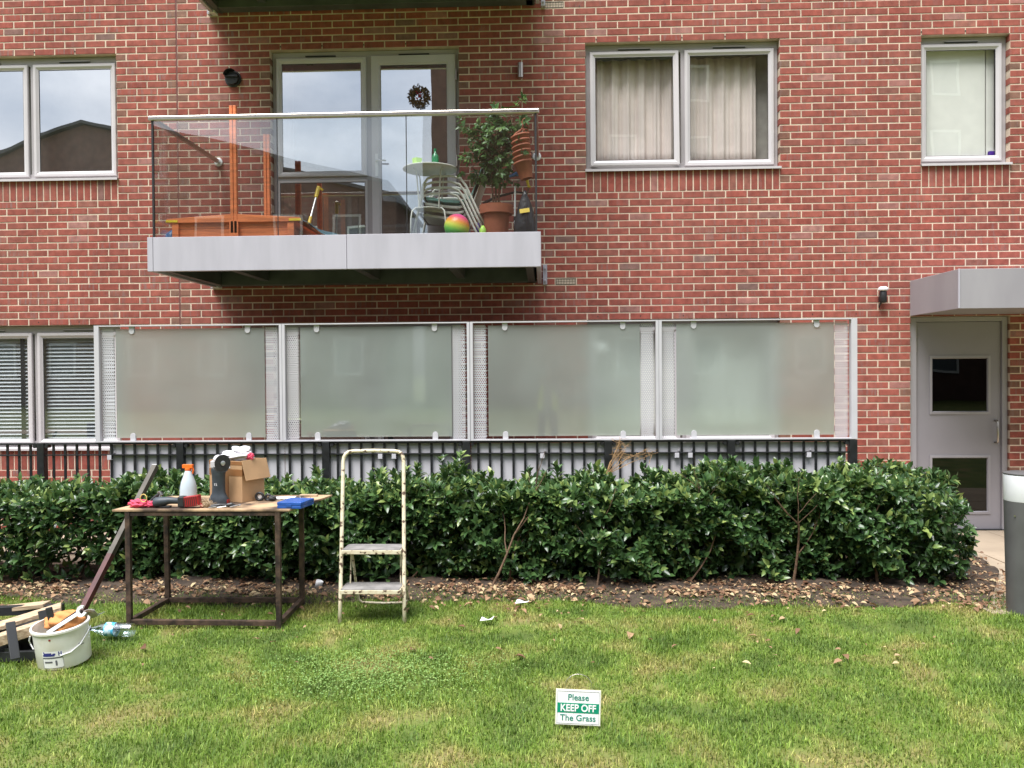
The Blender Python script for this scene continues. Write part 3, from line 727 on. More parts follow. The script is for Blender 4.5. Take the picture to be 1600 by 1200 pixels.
# wreath on the balcony door
wr_ = thing('wreath', 'small dried flower wreath hanging inside the balcony door glass', 'wreath', (3.28, .03, 4.63))
wl_ = MB()
for i in range(260):
    a = random.uniform(0, 6.28); r = random.uniform(.05, .12); q = Vector((3.28+r*math.cos(a), .045+random.uniform(-.015, .015), 4.66+r*math.sin(a)))
    d = Vector((random.gauss(0, 1), random.gauss(0, .5), random.gauss(0, 1))).normalized()*.022; n = Vector((d.z, d.y, -d.x))*.3
    wl_.add([q-d, q+n, q+d, q-n], [(0, 1, 2, 3)])
wl_.build('twigs', M['stem'], wr_)
fl = MB()
for i in range(14):
    q = Vector((3.285+random.gauss(0, .022), .032, 4.67+random.gauss(0, .022))); fl.lathe([(.001, -.008), (.010, -.003), (.010, .003), (.001, .008)], q, n=6)
fl.build('flowers', M['red'], wr_); MB().ring([(3.28, .047, 4.75), (3.28, .047, 4.80)], .003).build('hook', M['dark'], wr_)

# ------------------------------------------------------------------ railing and privacy screens
rail = thing('metal_railing', 'black metal railing with flat balusters running behind the hedge', 'railing', (3.6, -1.5, 0))
FY = -1.5
posts = [-1.25, .041, 1.323, 2.646, 3.906, 5.16, 6.237, 7.29]
for x in posts:
    MB().box(x-.033, x+.033, FY-.033, FY+.033, 0, 1.088).build('post', M['black_metal'], rail, bevel=.003)
bm_ = MB().box(-.0105, .0105, -.006, .006, .08, 1.072)
bme = bpy.data.meshes.new('baluster'); bme.from_pydata([tuple(v) for v in bm_.v], [], bm_.f); bme.materials.append(M['black_metal'])
zr = lambda x: 1.0 + .0
for a, b in zip(posts[:-1], posts[1:]):
    n = round((b-a)/.1085)-1
    for i in range(n):
        o = bpy.data.objects.new('baluster', bme); scn.collection.objects.link(o); o.parent = rail
        o.location = Vector((a+(b-a)*(i+1)/(n+1)+random.uniform(-.002, .002), FY, 0)) - ORG[rail.name]
    bx('top_rail', M['black_metal'], rail, a+.033, b-.033, FY-.02, FY+.02, 1.072, 1.088)
    bx('middle_rail', M['black_metal'], rail, a+.033, b-.033, FY-.018, FY+.018, .972, .982, bevel=0)
    bx('bottom_rail', M['black_metal'], rail, a+.033, b-.033, FY-.018, FY+.018, .075, .087, bevel=0)
    for x in (a+.055, b-.055):
        MB().ring([(x, FY-.03, 1.058), (x, FY+.03, 1.058)], .016, n=10).build('bolt', M['black_metal'], rail)
for a, b in ((.655, 2.26), (2.266, 3.94), (3.946, 5.60), (5.606, 7.24)):
    bx('backing_sheet', M['sheet'], rail, a, b, FY+.022, FY+.026, .012, 1.066, bevel=0)
def hook(x):
    h = MB().box(x-.002, x+.030, FY+.02, FY+.025, .975, 1.06); h.box(x-.03, x+.008, FY-.03, FY-.026, .935, .978); h.box(x-.03, x+.008, FY-.03, FY+.02, .934, .938)
    h.ring([(x+.014, FY+.018, .998), (x+.014, FY+.008, .998)], .008, n=8)
    h.build('bracket', M['screen_white'], rail, bevel=.001)
for p in (180, 601, 622, 848, 1052, 1072, 1248): hook((p-850)/1306*7.41*1.03+4.602 + (.0 if p < 900 else -.01) + (.0))
# perforated strip, real holes
def perf_mesh(wd, ht):
    p = .0185; R0 = p/math.sqrt(3); R1 = .0062; V = []; F = []
    nx = int(wd/p); ny = int(ht/(R0*1.5))
    for j in range(ny):
        for i in range(nx):
            cx = (i+.5+(.5 if j % 2 else 0))*p - .25*p; cz = R0*(1+1.5*j); n = len(V)
            if cx > wd - p*.2: continue
            for k_ in range(6):
                a = R(30+60*k_); V.append((min(max(cx+R0*math.cos(a), 0), wd), 0, cz+R0*math.sin(a)))
            for k_ in range(6):
                a = R(30+60*k_); V.append((cx+R1*math.cos(a), 0, cz+R1*math.sin(a)))
            F += [(n+k_, n+(k_+1) % 6, n+6+(k_+1) % 6, n+6+k_) for k_ in range(6)]
    me = bpy.data.meshes.new('perforated_strip'); me.from_pydata(V, [], F); me.materials.append(M['mesh_white']); return me
PM = perf_mesh(.128, 1.02)
SZ0, SZ1 = 1.092, 2.145
labs = ['leftmost frosted glass privacy screen beside the blinds, above the tool table',
        'second frosted screen from the left, greenish, above the stepladder',
        'third frosted screen from the left, brownish with a round pale reflection',
        'rightmost frosted glass privacy screen, palest, ending near the service door']
scr = [(.55, .737, 2.096, 2.262), (2.263, 2.421, 3.779, 3.944), (3.946, 4.105, 5.445, 5.608), (5.609, 5.765, 7.132, 7.325)]
for q, (a, g0, g1, b) in enumerate(scr):
    t = thing('privacy_screen', labs[q], 'privacy screen', ((a+b)/2, FY, SZ0), 'frosted privacy screens on the railing')
    pl = .045 if q == 0 else .026; pr = .052 if q == 3 else .026
    bx('frame_post', M['screen_white'], t, a, a+pl, FY-.03, FY+.03, SZ0+.012, SZ1-.010, bevel=.002)
    bx('frame_post', M['screen_white'], t, b-pr, b-.001, FY-.03, FY+.03, SZ0+.012, SZ1-.010, bevel=.002)
    bx('top_bar', M['screen_white'], t, a, b-.001, FY-.03, FY+.03, SZ1-.010, SZ1, bevel=.001)
    bx('bottom_bar', M['screen_white'], t, a, b-.001, FY-.032, FY+.032, SZ0, SZ0+.012, bevel=.001)
    for x in (a+pl+.001, g1+.004):
        o = bpy.data.objects.new('perforated_strip', PM); scn.collection.objects.link(o); o.parent = t
        w_ = (g0-.004-(a+pl)) if x < g0 else (b-pr-g1-.005)
        o.location = Vector((x, FY+.006, SZ0+.014)) - ORG[t.name]; o.scale = (w_/.128, 1, 1)
    o = MB().box(g0, g1, FY-.004, FY+.005, SZ0+.038, SZ1-.033).build('glass_panel', M['frosted'], t)
    for x in (g0+.15, g1-.15):
        for zz, s in ((SZ1-.010, -1), (SZ0+.012, 1)):
            pts = [(x-.024, FY-.012, zz), (x-.024, FY-.012, zz+s*.045)] + [(x-.024*math.cos(R(an)), FY-.012, zz+s*(.045+.024*math.sin(R(an)))) for an in range(20, 180, 20)] + [(x+.024, FY-.012, zz+s*.045), (x+.024, FY-.012, zz)]
            MB().prism(pts, (0, .022, 0)).build('glass_clamp', M['screen_white'], t, bevel=.0015)

# ------------------------------------------------------------------ leaves
def leaf_arrays(P, D, N, L, W, rnd, fold=.18, droop=.15):
    """P base, D direction, N normal; 8-vert folded leaf, 6 faces as quads (tips degenerate-free tris -> use tris)"""
    D = D/np.linalg.norm(D, axis=1, keepdims=True); S = np.cross(D, N); S /= np.linalg.norm(S, axis=1, keepdims=True)+1e-9
    N = np.cross(S, D); L = L[:, None]; W = W[:, None]
    f = fold
    pts = [P, P+D*L*.35, P+D*L*.70-N*L*droop*.35, P+D*L-N*L*droop,
           P+D*L*.33+S*W*.5+N*W*f, P+D*L*.68+S*W*.40+N*W*f-N*L*droop*.35, P+D*L*.33-S*W*.5+N*W*f, P+D*L*.68-S*W*.40+N*W*f-N*L*droop*.35]
    n = len(P); V = np.stack(pts, 1).reshape(-1, 3)
    base = (np.arange(n)*8)[:, None]
    T = np.array([[0,1,4],[1,5,4],[1,2,5],[2,3,5],[0,6,1],[1,6,7],[1,7,2],[2,7,3]])
    F = (base[:, None, :]+T[None]).reshape(-1, 3)
    return V, F, np.repeat(rnd, 8)

def twig_leaves(C, O, n_per, L0, r, spread=.9):
    """C tip centres, O outward dir; a rosette of leaves at each"""
    n = len(C)*n_per; P = np.repeat(C, n_per, 0); Oo = np.repeat(O, n_per, 0)
    j = np.tile(np.arange(n_per), len(C)); ang = j*2.4 + np.repeat(r.uniform(0, 6.28, len(C)), n_per)
    A = np.cross(Oo, np.array([.3, .2, 1.])); A /= np.linalg.norm(A, axis=1, keepdims=True)+1e-9; B = np.cross(Oo, A)
    op_ = (spread*(1-.55*j/n_per) + r.normal(0, .15, n))[:, None]
    rad = A*np.cos(ang)[:, None]+B*np.sin(ang)[:, None]
    D = Oo*np.cos(op_)+rad*np.sin(op_) + r.normal(0, .12, (n, 3)); D[:, 2] += .05
    N = Oo*.8 - rad*.5 + r.normal(0, .2, (n, 3)) + np.array([0, 0, .5])
    P = P - Oo*(.055*(1-j/n_per))[:, None]
    L = L0*r.uniform(.5, 1.2, n)*(1-.25*j/n_per); W = L*r.uniform(.40, .52, n)
    return P, D, N, L, W, j

HX0, HX1 = -3.2, 7.95
def hedge_top(x):
    t = .758 + .03*np.clip(x-4.6, 0, 1.4) + .032*np.sin(x*2.1) + .025*np.sin(x*5.3+1) + .02*np.sin(x*11.7)
    t = np.where(x < .9, t-.03, t); t = np.where(x > 7.2, t-(x-7.2)*.12, t)
    t += .05*np.exp(-((x-6.0)/.5)**2) + .03*np.exp(-((x-4.9)/.3)**2)
    return t
hed = thing('hedge', 'long clipped evergreen laurel hedge in front of the railing', 'hedge', (3.2, -2.1, 0))
NT = 9500
x = rng.uniform(HX0, HX1, NT); th = rng.uniform(0, 1, NT)
# cross-section: front face, top, back face (param), radius jitter inward
yc, hw = -2.02, .36
top = hedge_top(x); per = rng.uniform(0, 1, NT); C = np.zeros((NT, 3)); O = np.zeros((NT, 3))
inw = rng.exponential(.085, NT)
fr_ = per < .50; tp = (per >= .50) & (per < .82); bk = per >= .82
zz = rng.uniform(0, 1, NT)**.8
bul = .07*np.sin(x*2.6+.7)+.05*np.sin(x*6.1+zz*5)+.04*np.sin(x*13+zz*9)
lowfront = .10*np.clip(.4-zz, 0, 1)
C[:, 0] = x
C[fr_, 2] = (.05+(top-.07)*zz)[fr_]; C[fr_, 1] = (yc-hw-bul+lowfront*1.6+inw)[fr_]
C[tp, 2] = (top-inw*.8+rng.normal(.005, .028, NT))[tp]; C[tp, 1] = (yc+rng.uniform(-hw, hw, NT))[tp]
C[bk, 2] = (.12+(top-.12)*zz)[bk]; C[bk, 1] = (yc+hw-.02-inw)[bk]
O[fr_] = [0, -1, .45]; O[tp] = [0, -.25, 1]; O[bk] = [0, 1, .5]
# rounded right end
e = C[:, 0] > HX1-.30
k_ = np.clip((C[:, 0]-(HX1-.30))/.30, 0, 1)
C[:, 1] = np.where(e, yc+(C[:, 1]-yc)*np.sqrt(np.clip(1-k_**2*.8, 0, 1)), C[:, 1]); O[e, 0] += .8*k_[e]
C[:, 2] = np.where(e, C[:, 2]*(1-.10*k_**2), C[:, 2])
O += rng.normal(0, .38, O.shape)
# gaps: drop tips where a hole noise is low, low down stems show
h = np.sin(C[:, 0]*4.7+np.sin(C[:, 2]*9)*1.2)+np.sin(C[:, 0]*9.3+C[:, 2]*14+1.3)+np.sin(C[:, 2]*11+C[:, 0]*2.2)
keep = (h > -1.05) | (rng.uniform(0, 1, NT) < .25) | (C[:, 2] > .68)
low = C[:, 2] < .30
keep &= ~(low & (rng.uniform(0, 1, NT) > np.where(C[:, 0] < .95, .5, .85)))
thinleft = (C[:, 0] < 1.0) & (C[:, 2] < .62) & (rng.uniform(0, 1, NT) < .22); keep &= ~thinleft
C, O = C[keep], O[keep]
# return of the hedge behind the railing end, and sprigs through the railing
n2 = 700; C2 = np.c_[rng.uniform(7.38, 8.15, n2), rng.uniform(-1.7, -1.2, n2), rng.uniform(.1, .90, n2)]
C2[:, 2] *= np.clip(1.02-(C2[:, 0]-7.38)*.22, .5, 1); O2 = np.c_[(C2[:, 0]-7.5)*1.2, (C2[:, 1]+1.5)*1.5-.3, (C2[:, 2]-.3)*1.5]+rng.normal(0, .3, (n2, 3))
# upright shoots above the clip line
ns = 58; xs_ = np.r_[rng.uniform(1.0, 7.2, ns-5), [4.0-.12, 3.78, 6.1, 3.05, 2.35]]; C3, O3 = [], []
for sx in xs_:
    hh = float(hedge_top(np.array(sx))); hgt = random.uniform(.04, .14)
    if sx in (3.88, 3.78): hgt = .19
    yy = random.uniform(-2.2, -1.75)
    for q in range(4): C3.append((sx+random.gauss(0, .012), yy, hh+hgt*q/3)); O3.append((random.gauss(0, .25), random.gauss(0, .25), 1))
C = np.r_[C, C2, np.array(C3)]; O = np.r_[O, O2, np.array(O3)]
O /= np.linalg.norm(O, axis=1, keepdims=True)
P, D, N, L, W, j = twig_leaves(C, O, 7, .092, rng)
# dense inner growth that closes the view through the hedge
ni = 26000; ix = rng.uniform(HX0, HX1-.12, ni); it_ = hedge_top(ix); iz = rng.uniform(0.02, 1, ni)*(it_-.09)
iy = yc + rng.uniform(-.17, .24, ni)
ik = ~((ix < 1.0) & (iz < .60) & (rng.uniform(0, 1, ni) < .80))
ix, iy, iz = ix[ik], iy[ik], iz[ik]; ni = len(ix)
Pi = np.c_[ix, iy, iz]; Di = rng.normal(0, 1, (ni, 3)); Ni = rng.normal(0, .6, (ni, 3)) + np.array([0, -.8, .4]); Li = rng.uniform(.06, .10, ni)
P = np.r_[P, Pi]; D = np.r_[D, Di]; N = np.r_[N, Ni]; L = np.r_[L, Li]; W = np.r_[W, Li*.5]; j = np.r_[j, np.zeros(ni, int)]
nl = len(P)
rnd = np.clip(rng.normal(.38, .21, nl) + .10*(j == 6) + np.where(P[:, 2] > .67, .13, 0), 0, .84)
yl = rng.uniform(0, 1, nl) < .025; rnd[yl] = rng.uniform(.85, 1, yl.sum())
# some leaves picked out singly: the most exposed on the front
vis = np.where((P[:, 1] < -2.36) & (P[:, 0] > .6) & (P[:, 0] < 7.6) & (P[:, 2] > .15) & (L > .08))[0]
pick = vis[np.argsort(P[vis, 1])][:900]; pick = rng.choice(pick, min(300, len(pick)), replace=False)
mask = np.ones(nl, bool); mask[pick] = False
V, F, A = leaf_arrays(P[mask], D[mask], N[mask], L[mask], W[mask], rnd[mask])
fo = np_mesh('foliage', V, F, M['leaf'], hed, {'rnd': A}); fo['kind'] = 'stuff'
for i in pick:
    s = slice(i, i+1); V, F, A = leaf_arrays(np.zeros((1, 3))+np.array(ORG[hed.name]), D[s], N[s], L[s]*1.08, W[s]*1.05, rnd[s]+.05)
    o = np_mesh('leaf', V, F, M['leaf'], hed, {'rnd': A}); o.location = Vector(P[i])-ORG[hed.name]
# stems
st = MB()
def branch(p, d, ln, r, depth):
    pts = [Vector(p)]; dd = Vector(d).normalized(); rr = [r]
    for q in range(4):
        dd = (dd+Vector((random.gauss(0, .12), random.gauss(0, .1), .03))).normalized(); pts.append(pts[-1]+dd*ln/4); rr.append(r*(1-.13*(q+1)))
    st.ring(pts, rr, n=5, caps=False)
    if depth:
        for q in range(3):
            branch(pts[2+q % 3], dd+Vector((random.gauss(0, .65), random.gauss(0, .4), random.uniform(0, .4))), ln*.65, rr[-1], depth-1)
for i in range(30):
    sx = HX0+.2+(HX1-HX0-.3)*i/29+random.uniform(-.1, .1)
    for q in range(1): branch((sx+random.gauss(0, .03), -2.1+random.gauss(0, .06), .0), (random.gauss(0, .45), random.gauss(.0, .16), 1), .34, random.uniform(.007, .014), 2)
branch((4.30, -2.30, 0), (.02, -.02, 1), .55, .016, 2); branch((4.17, -2.42, 0), (.42, -.05, .8), .62, .012, 1); branch((5.0, -2.38, .0), (.05, 0, 1), .5, .010, 1)
branch((6.55, -2.26, 0), (.15, .0, 1), .5, .014, 2); branch((7.2, -2.28, 0), (-.1, -.02, 1), .5, .014, 2); branch((5.75, -2.3, .05), (.5, -.05, .7), .55, .008, 2)
tag(st.build('stems', M['stem'], hed, smooth=True), kind='stuff')
# dry weed
dw = thing('dry_weed', 'dead brown weed leaning on the railing between the two right screens', 'weed', (5.2, -1.75, .8))
d_ = MB()
base = Vector((5.12, -1.8, .82))
for i in range(9):
    tip = Vector((5.30+random.uniform(-.1, .30), -1.66, 1.03+random.uniform(-.1, .10))); mid_ = (base+tip)/2+Vector((random.gauss(0, .02), -.03, random.gauss(.02, .02)))
    d_.ring([base, mid_, tip], [.004, .003, .001], n=4, caps=False)
    for q in range(14):
        c0 = mid_.lerp(tip, random.uniform(.1, 1)); v_ = Vector((random.gauss(0, .03), random.gauss(0, .02), random.gauss(.0, .03)))
        d_.ring([c0, c0+v_], [.0018, .001], n=3, caps=False); s_ = Vector((.006, 0, .004)); d_.add([c0+v_, c0+v_+s_, c0+v_*1.3+s_*.3], [(0, 1, 2)])
d_.build('stalks', mat('dry_stalk', (.36, .22, .10), .9, var=.3), dw)

# leaf litter
nL = 11000; lx = np.where(rng.uniform(0, 1, nL) < .16, rng.uniform(7.1, 8.5, nL), rng.uniform(-1.5, 8.5, nL)); ly = np.clip(rng.normal(-2.48, .20, nL), -3.1, -1.7)
f2 = rng.uniform(0, 1, nL) < .025; ly[f2] = rng.uniform(-4.2, -2.8, f2.sum()); lx[f2] = rng.uniform(0, 8.4, f2.sum())
r3 = lx > 7.1; ly[r3] = rng.uniform(-2.95, -1.15, r3.sum())
kp = ~((lx > 8.35) & (ly > -2.2) & (rng.uniform(0, 1, nL) < .8)); kp &= np.sin(lx*3.1+1)+np.sin(lx*7.7+ly*9)+np.sin(ly*23+lx*2) > rng.normal(-.9, .9, nL)
lx, ly = lx[kp], ly[kp]; nL = len(lx)
P = np.c_[lx, ly, rng.uniform(.02, .05, nL)]; P[ly < -2.75, 2] = .022
D = np.c_[rng.normal(0, 1, (nL, 2)), rng.normal(0, .14, nL)]; N = np.c_[rng.normal(0, .3, (nL, 2)), np.ones(nL)]
L = np.clip(rng.exponential(.018, nL)+.014, 0, .07); W = L*rng.uniform(.4, .7, nL)
V, F, A = leaf_arrays(P, D, N, L, W, rng.uniform(0, 1, nL)**1.3, fold=.2, droop=.25)
def litter_mat():
    m = leaf_mat('fallen_leaf', (.13, .06, .03), (.36, .22, .12), (.60, .48, .27), .75); return m
M['litter'] = litter_mat()
lo_ = np_mesh('fallen_leaves', V, F, M['litter'], None, {'rnd': A}); tag(lo_, 'brown fallen leaves scattered over the bare soil before the hedge', 'fallen leaves', kind='stuff')

# ------------------------------------------------------------------ grass
def pn(x, y, s, seed):
    r = np.random.default_rng(seed); out = 0
    for q in range(6):
        a = r.uniform(0, 6.28); f = s*r.uniform(.6, 2.2); out = out+np.sin((x*math.cos(a)+y*math.sin(a))*f+r.uniform(0, 6.28))
    return out/6
NG = 400000
gy = rng.uniform(-6.1, -2.35, NG); gx = rng.uniform(-1, 10.2, NG)
half = 3.1+(gy+6.1)/3.75*2.6
ok = (np.abs(gx-4.45) < half)
edge = GY + .06 + .07*np.sin(gx*1.7+1) + .05*np.sin(gx*4.3) + .03*np.sin(gx*9.1+2) + .05*np.sin(gx*23+gy*9) + .04*np.sin(gx*41) - .10*np.clip(gx-6.6, 0, 9)
dist = edge-gy
ok &= rng.uniform(0, 1, NG) < np.clip(dist/.36+.24, .0, 1)**1.5*np.where(dist < -.3, 0, 1)
ok &= ~((gx > 8.2) & (gy > -2.7))
bald = pn(gx, gy, 6.0, 3)+.5*pn(gx, gy, 17, 4)
ok &= (bald > -.62) | (rng.uniform(0, 1, NG) < .35)
bare2 = np.exp(-(((gx-7.0)/.55)**2+((gy+3.35)/.22)**2)) + np.exp(-(((gx-6.9)/.3)**2+((gy+4.15)/.08)**2)) + np.exp(-(((gx-3.95)/.16)**2+((gy+4.85)/.14)**2)) + .8*np.exp(-(((gx-5.0)/.2)**2+((gy+5.2)/.08)**2))
ok &= rng.uniform(0, 1, NG) > bare2*.75
gx, gy, bald = gx[ok], gy[ok], bald[ok]; n = len(gx)
tall = 1+.45*pn(gx, gy, 2.6, 9)+.35*pn(gx, gy, 9, 10)
L = np.clip(rng.normal(.027, .008, n)*tall, .012, .075); az = rng.uniform(0, 6.28, n)+.0; lean = np.clip(rng.normal(.75, .38, n), .05, 1.45)
wd = rng.uniform(.0014, .0030, n)
dx, dy = np.cos(az), np.sin(az); sx_, sy_ = -dy, dx
dist = dist[ok]; P0 = np.c_[gx, gy, -.012+.030*np.clip((.30-dist)/.45, 0, 1)]; S3 = np.c_[sx_, sy_, np.zeros(n)]*wd[:, None]
l1 = lean*.6; mid_ = P0+np.c_[dx*np.sin(l1), dy*np.sin(l1), np.cos(l1)]*(L*.55)[:, None]
tip = mid_+np.c_[dx*np.sin(lean*1.25), dy*np.sin(lean*1.25), np.cos(lean*1.25)]*(L*.5)[:, None]
V = np.stack([P0-S3, P0+S3, mid_-S3*.8, mid_+S3*.8, tip], 1).reshape(-1, 3)
F = ((np.arange(n)*5)[:, None, None]+np.array([[0,1,3],[0,3,2],[2,3,4]])[None]).reshape(-1, 3)
g_r = np.clip(rng.normal(.42, .22, n)-.08*pn(gx, gy, 5, 12), 0, .86); dry = rng.uniform(0, 1, n) < np.clip(.10-.22*bald, .04, .45); g_r[dry] = rng.uniform(.86, 1, dry.sum())
go = np_mesh('grass', V, F, M['grass'], None, {'rnd': np.repeat(g_r, 5)}); tag(go, 'mown green lawn with yellowish worn patches', 'grass', kind='stuff')
# clover patch
cn = 2600; cr_ = rng.normal(0, 1, (cn, 2)); cxp = 3.62+cr_[:, 0]*.34; cyp = -4.25+cr_[:, 1]*.20
P = np.c_[cxp, cyp, rng.uniform(.012, .028, cn)]; az = rng.uniform(0, 6.28, cn); D = np.c_[np.cos(az), np.sin(az), rng.normal(.1, .1, cn)]; N = np.c_[rng.normal(0, .25, (cn, 2)), np.ones(cn)]
V, F, A = leaf_arrays(P, D, N, rng.uniform(.008, .014, cn), rng.uniform(.008, .012, cn), rng.uniform(.3, .9, cn))
M['clover'] = leaf_mat('clover_leaf', (.10, .19, .045), (.17, .30, .07), (.30, .40, .12), .6)
co = np_mesh('clover', V, F, M['clover'], None, {'rnd': A}); tag(co, 'small clover patch in the lawn right below the stepladder', 'clover', kind='stuff')

# ------------------------------------------------------------------ balcony contents
DK = 2.88
# sand box
sb = thing('sandbox_planter', 'orange stained wooden sandbox with two upright posts on the balcony', 'sandbox', (1.79, -.9, DK))
sx0, sx1, sy0, sy1 = 1.22, 2.34, -1.37, -.37
for i in range(3):
    z0 = DK+.0+.075*i
    bx('board', M['orange_wood'], sb, sx0, sx1, sy0, sy0+.02, z0, z0+.072); bx('board', M['orange_wood'], sb, sx0, sx1, sy1-.02, sy1, z0, z0+.072)
    bx('board', M['orange_wood'], sb, sx0, sx0+.02, sy0+.02, sy1-.02, z0, z0+.072); bx('board', M['orange_wood'], sb, sx1-.02, sx1, sy0+.02, sy1-.02, z0, z0+.072)
for x in (sx0-.002, sx1-.058): bx('corner_post', M['orange_wood'], sb, x, x+.06, sy0-.022, sy0-.001, DK, DK+.225)
for y, yy in ((sy0-.03, sy0+.03), (sy1-.03, sy1+.03)):
    MB().prism([(1.17, y, DK+.20), (2.40, y, DK+.20), (2.40, y, DK+.238), (1.80, y, DK+.275), (1.17, y, DK+.238)], (0, .04, 0)).build('arched_rim', M['orange_wood'], sb, bevel=.003)
for x in (1.17, 2.36): bx('side_rim', M['orange_wood'], sb, x, x+.04, sy0+.012, sy1-.03, DK+.20, DK+.225)
for x in (1.165, 2.30): bx('corner_guard', M['yellow'], sb, x, x+.11, sy0-.034, sy0-.029, DK+.205, DK+.226, bevel=.001)
for y in (sy0+.03, sy1-.05):
    for x in (1.764, 1.797): bx('upright', M['orange_wood'], sb, x, x+.027, y-.045-.02, y-.045+.02, DK+.10, 4.135)
bx('upright_plate', M['orange_wood'], sb, 1.752, 1.836, sy0-.035, sy0-.0305, DK, DK+.21)
bl = MB().grid(lambda u, v: (2.405+.55*u*(.6+.4*v), -1.33+.3*v, DK+.22-.20*u+.012*math.sin(u*9+v*4)), 8, 6); o = bl.build('tarpaulin', mat('blue_green_sheet', (.05, .12, .15), .5), smooth=True, solid=.004)
tag(o, 'dark blue green sheet sloping off the right end of the orange sandbox', 'tarpaulin')
bu = thing('blue_toy_box', 'dark blue bag tucked behind the left end of the sandbox', 'bag', (1.2, -1.2, DK))
MB().lathe([(.05, 0), (.07, .05), (.065, .12), (.02, .16)], (1.165, -1.25, DK), n=12).build('bag_body', M['bluep'], bu, smooth=True)
# broom
br = thing('broom', 'short broom with yellow grips leaning on the balcony glass door', 'broom', (2.5, -.9, DK))
def bl_at(x, y, Y):
    d = _f + _R*((x-800)/FPX) - _U*((y-600)/FPX); t = (Y+CD)/d[1]; return Vector((CX, -CD, CZ)) + d*t
p0, p1 = bl_at(482, 352, -.5), bl_at(498, 292, -.3)
MB().ring([p0, p1], .009).build('handle', M['toolmetal'], br)
MB().ring([p0.lerp(p1, .72), p1], .020).build('grip', M['yellow'], br); MB().ring([p0.lerp(p1, -.02), p0.lerp(p1, .22)], .016).build('grip', M['yellow'], br)
MB().ring([p1+Vector((-.01, 0, -.01)), p1+Vector((.045, 0, -.035))], .012).build('grip', M['yellow'], br)
# bistro table
bt = thing('bistro_table', 'small round cream metal bistro table with a lower shelf on the balcony', 'table', (3.54, -1.08, DK))
tx, ty = 3.545, -1.08
MB().lathe([(.001, 3.592), (.235, 3.592), (.252, 3.598), (.255, 3.606), (.25, 3.612), (.001, 3.610)], (tx, ty, 0), n=48).build('tabletop', M['chair'], bt)
MB().lathe([(.001, 3.222), (.125, 3.222), (.13, 3.228), (.125, 3.234), (.001, 3.233)], (tx-.01, ty, 0), n=36).build('lower_shelf', M['chair'], bt)
for a in (45, 135, 225, 315):
    ca, sa = math.cos(R(a)), math.sin(R(a)); P_ = lambda r, z: (tx+r*ca, ty+r*sa, z)
    MB().ring([P_(.19, 3.588), P_(.165, 3.57), P_(.155, 3.53), P_(.128, 3.24), P_(.13, 3.225)], .007, n=8).build('leg', M['chair'], bt, smooth=True)
    MB().ring([P_(.12, 3.222), P_(.17, 3.222), P_(.21, 3.19), P_(.225, 3.12), P_(.235, DK)], .007, n=8).build('foot', M['chair'], bt, smooth=True)
cu = thing('lime_cup', 'lime green square cup on the bistro table', 'cup', (3.42, -1.1, 3.612))
MB().lathe([(.038, 3.612), (.047, 3.70), (.043, 3.70), (.034, 3.618)], (3.43, -1.12, 0), n=4).build('cup_body', M['lime'], cu)
gb = thing('green_spray_bottle', 'green bottle standing on the right side of the bistro table', 'bottle', (3.59, -1.1, 3.612))
MB().lathe([(.032, 3.612), (.034, 3.62), (.034, 3.70), (.027, 3.725), (.012, 3.745), (.012, 3.765)], (3.60, -1.12, 0), n=16).build('bottle_body', M['greenp'], gb, smooth=True)
MB().lathe([(.014, 3.765), (.014, 3.785)], (3.60, -1.12, 0), n=12).build('cap', M['greenp'], gb)
# chairs
def chair(k_, lab, m1):
    ox, oz = .012*k_, .052*k_; cx_ = 3.66
    t = thing('stacking_chair', lab, 'chair', (cx_+ox, -.85, DK+oz), 'stacked metal balcony chairs')
    for y in (-1.10-.005*k_, -.62):
        pts = [(cx_-.30, y, DK)] + [(cx_-.225, y, DK+.33)] + [(cx_-.21+.0, y, DK+.42)] + [(cx_-.17, y, DK+.475), (cx_-.10, y, DK+.495), (cx_+.06, y, DK+.495), (cx_+.14, y, DK+.47), (cx_+.19, y, DK+.40), (cx_+.30, y, DK+.16), (cx_+.385, y, DK)]
        MB().ring([(a+ox, b, c+oz) for a, b, c in pts], .0115, n=10).build('leg_loop', M['chair'], t, smooth=True)
    prof = [(-.22, .32), (-.12, .305), (0, .285), (.12, .275), (.19, .29), (.24, .35), (.29, .47), (.345, .62), (.375, .70)]
    for i in range(6):
        y = -1.07+.075*i; pts = [(cx_+a+ox, y, DK+b+oz) for a, b in prof]
        q = MB()
        for s0, s1 in zip(pts[:-1], pts[1:]):
            q.add([s0, s1, (s1[0], y+.062, s1[2]), (s0[0], y+.062, s0[2])], [(0, 1, 2, 3)])
        q.build('slat', m1, t, solid=.022)
    for a, b in ((-.20, .30), (.20, .275)): MB().ring([(cx_+a+ox, -1.10, DK+b+oz), (cx_+a+ox, -.62, DK+b+oz)], .010).build('cross_bar', M['dark'], t)
chair(0, 'cream metal chair at the bottom of the balcony chair stack', M['chair'])
chair(1, 'cream metal chair second from the bottom of the balcony chair stack', M['chair'])
chair(2, 'cream metal chair second from the top of the balcony chair stack', M['chair'])
chair(3, 'topmost cream chair with turquoise back in the balcony chair stack', M['turq'])
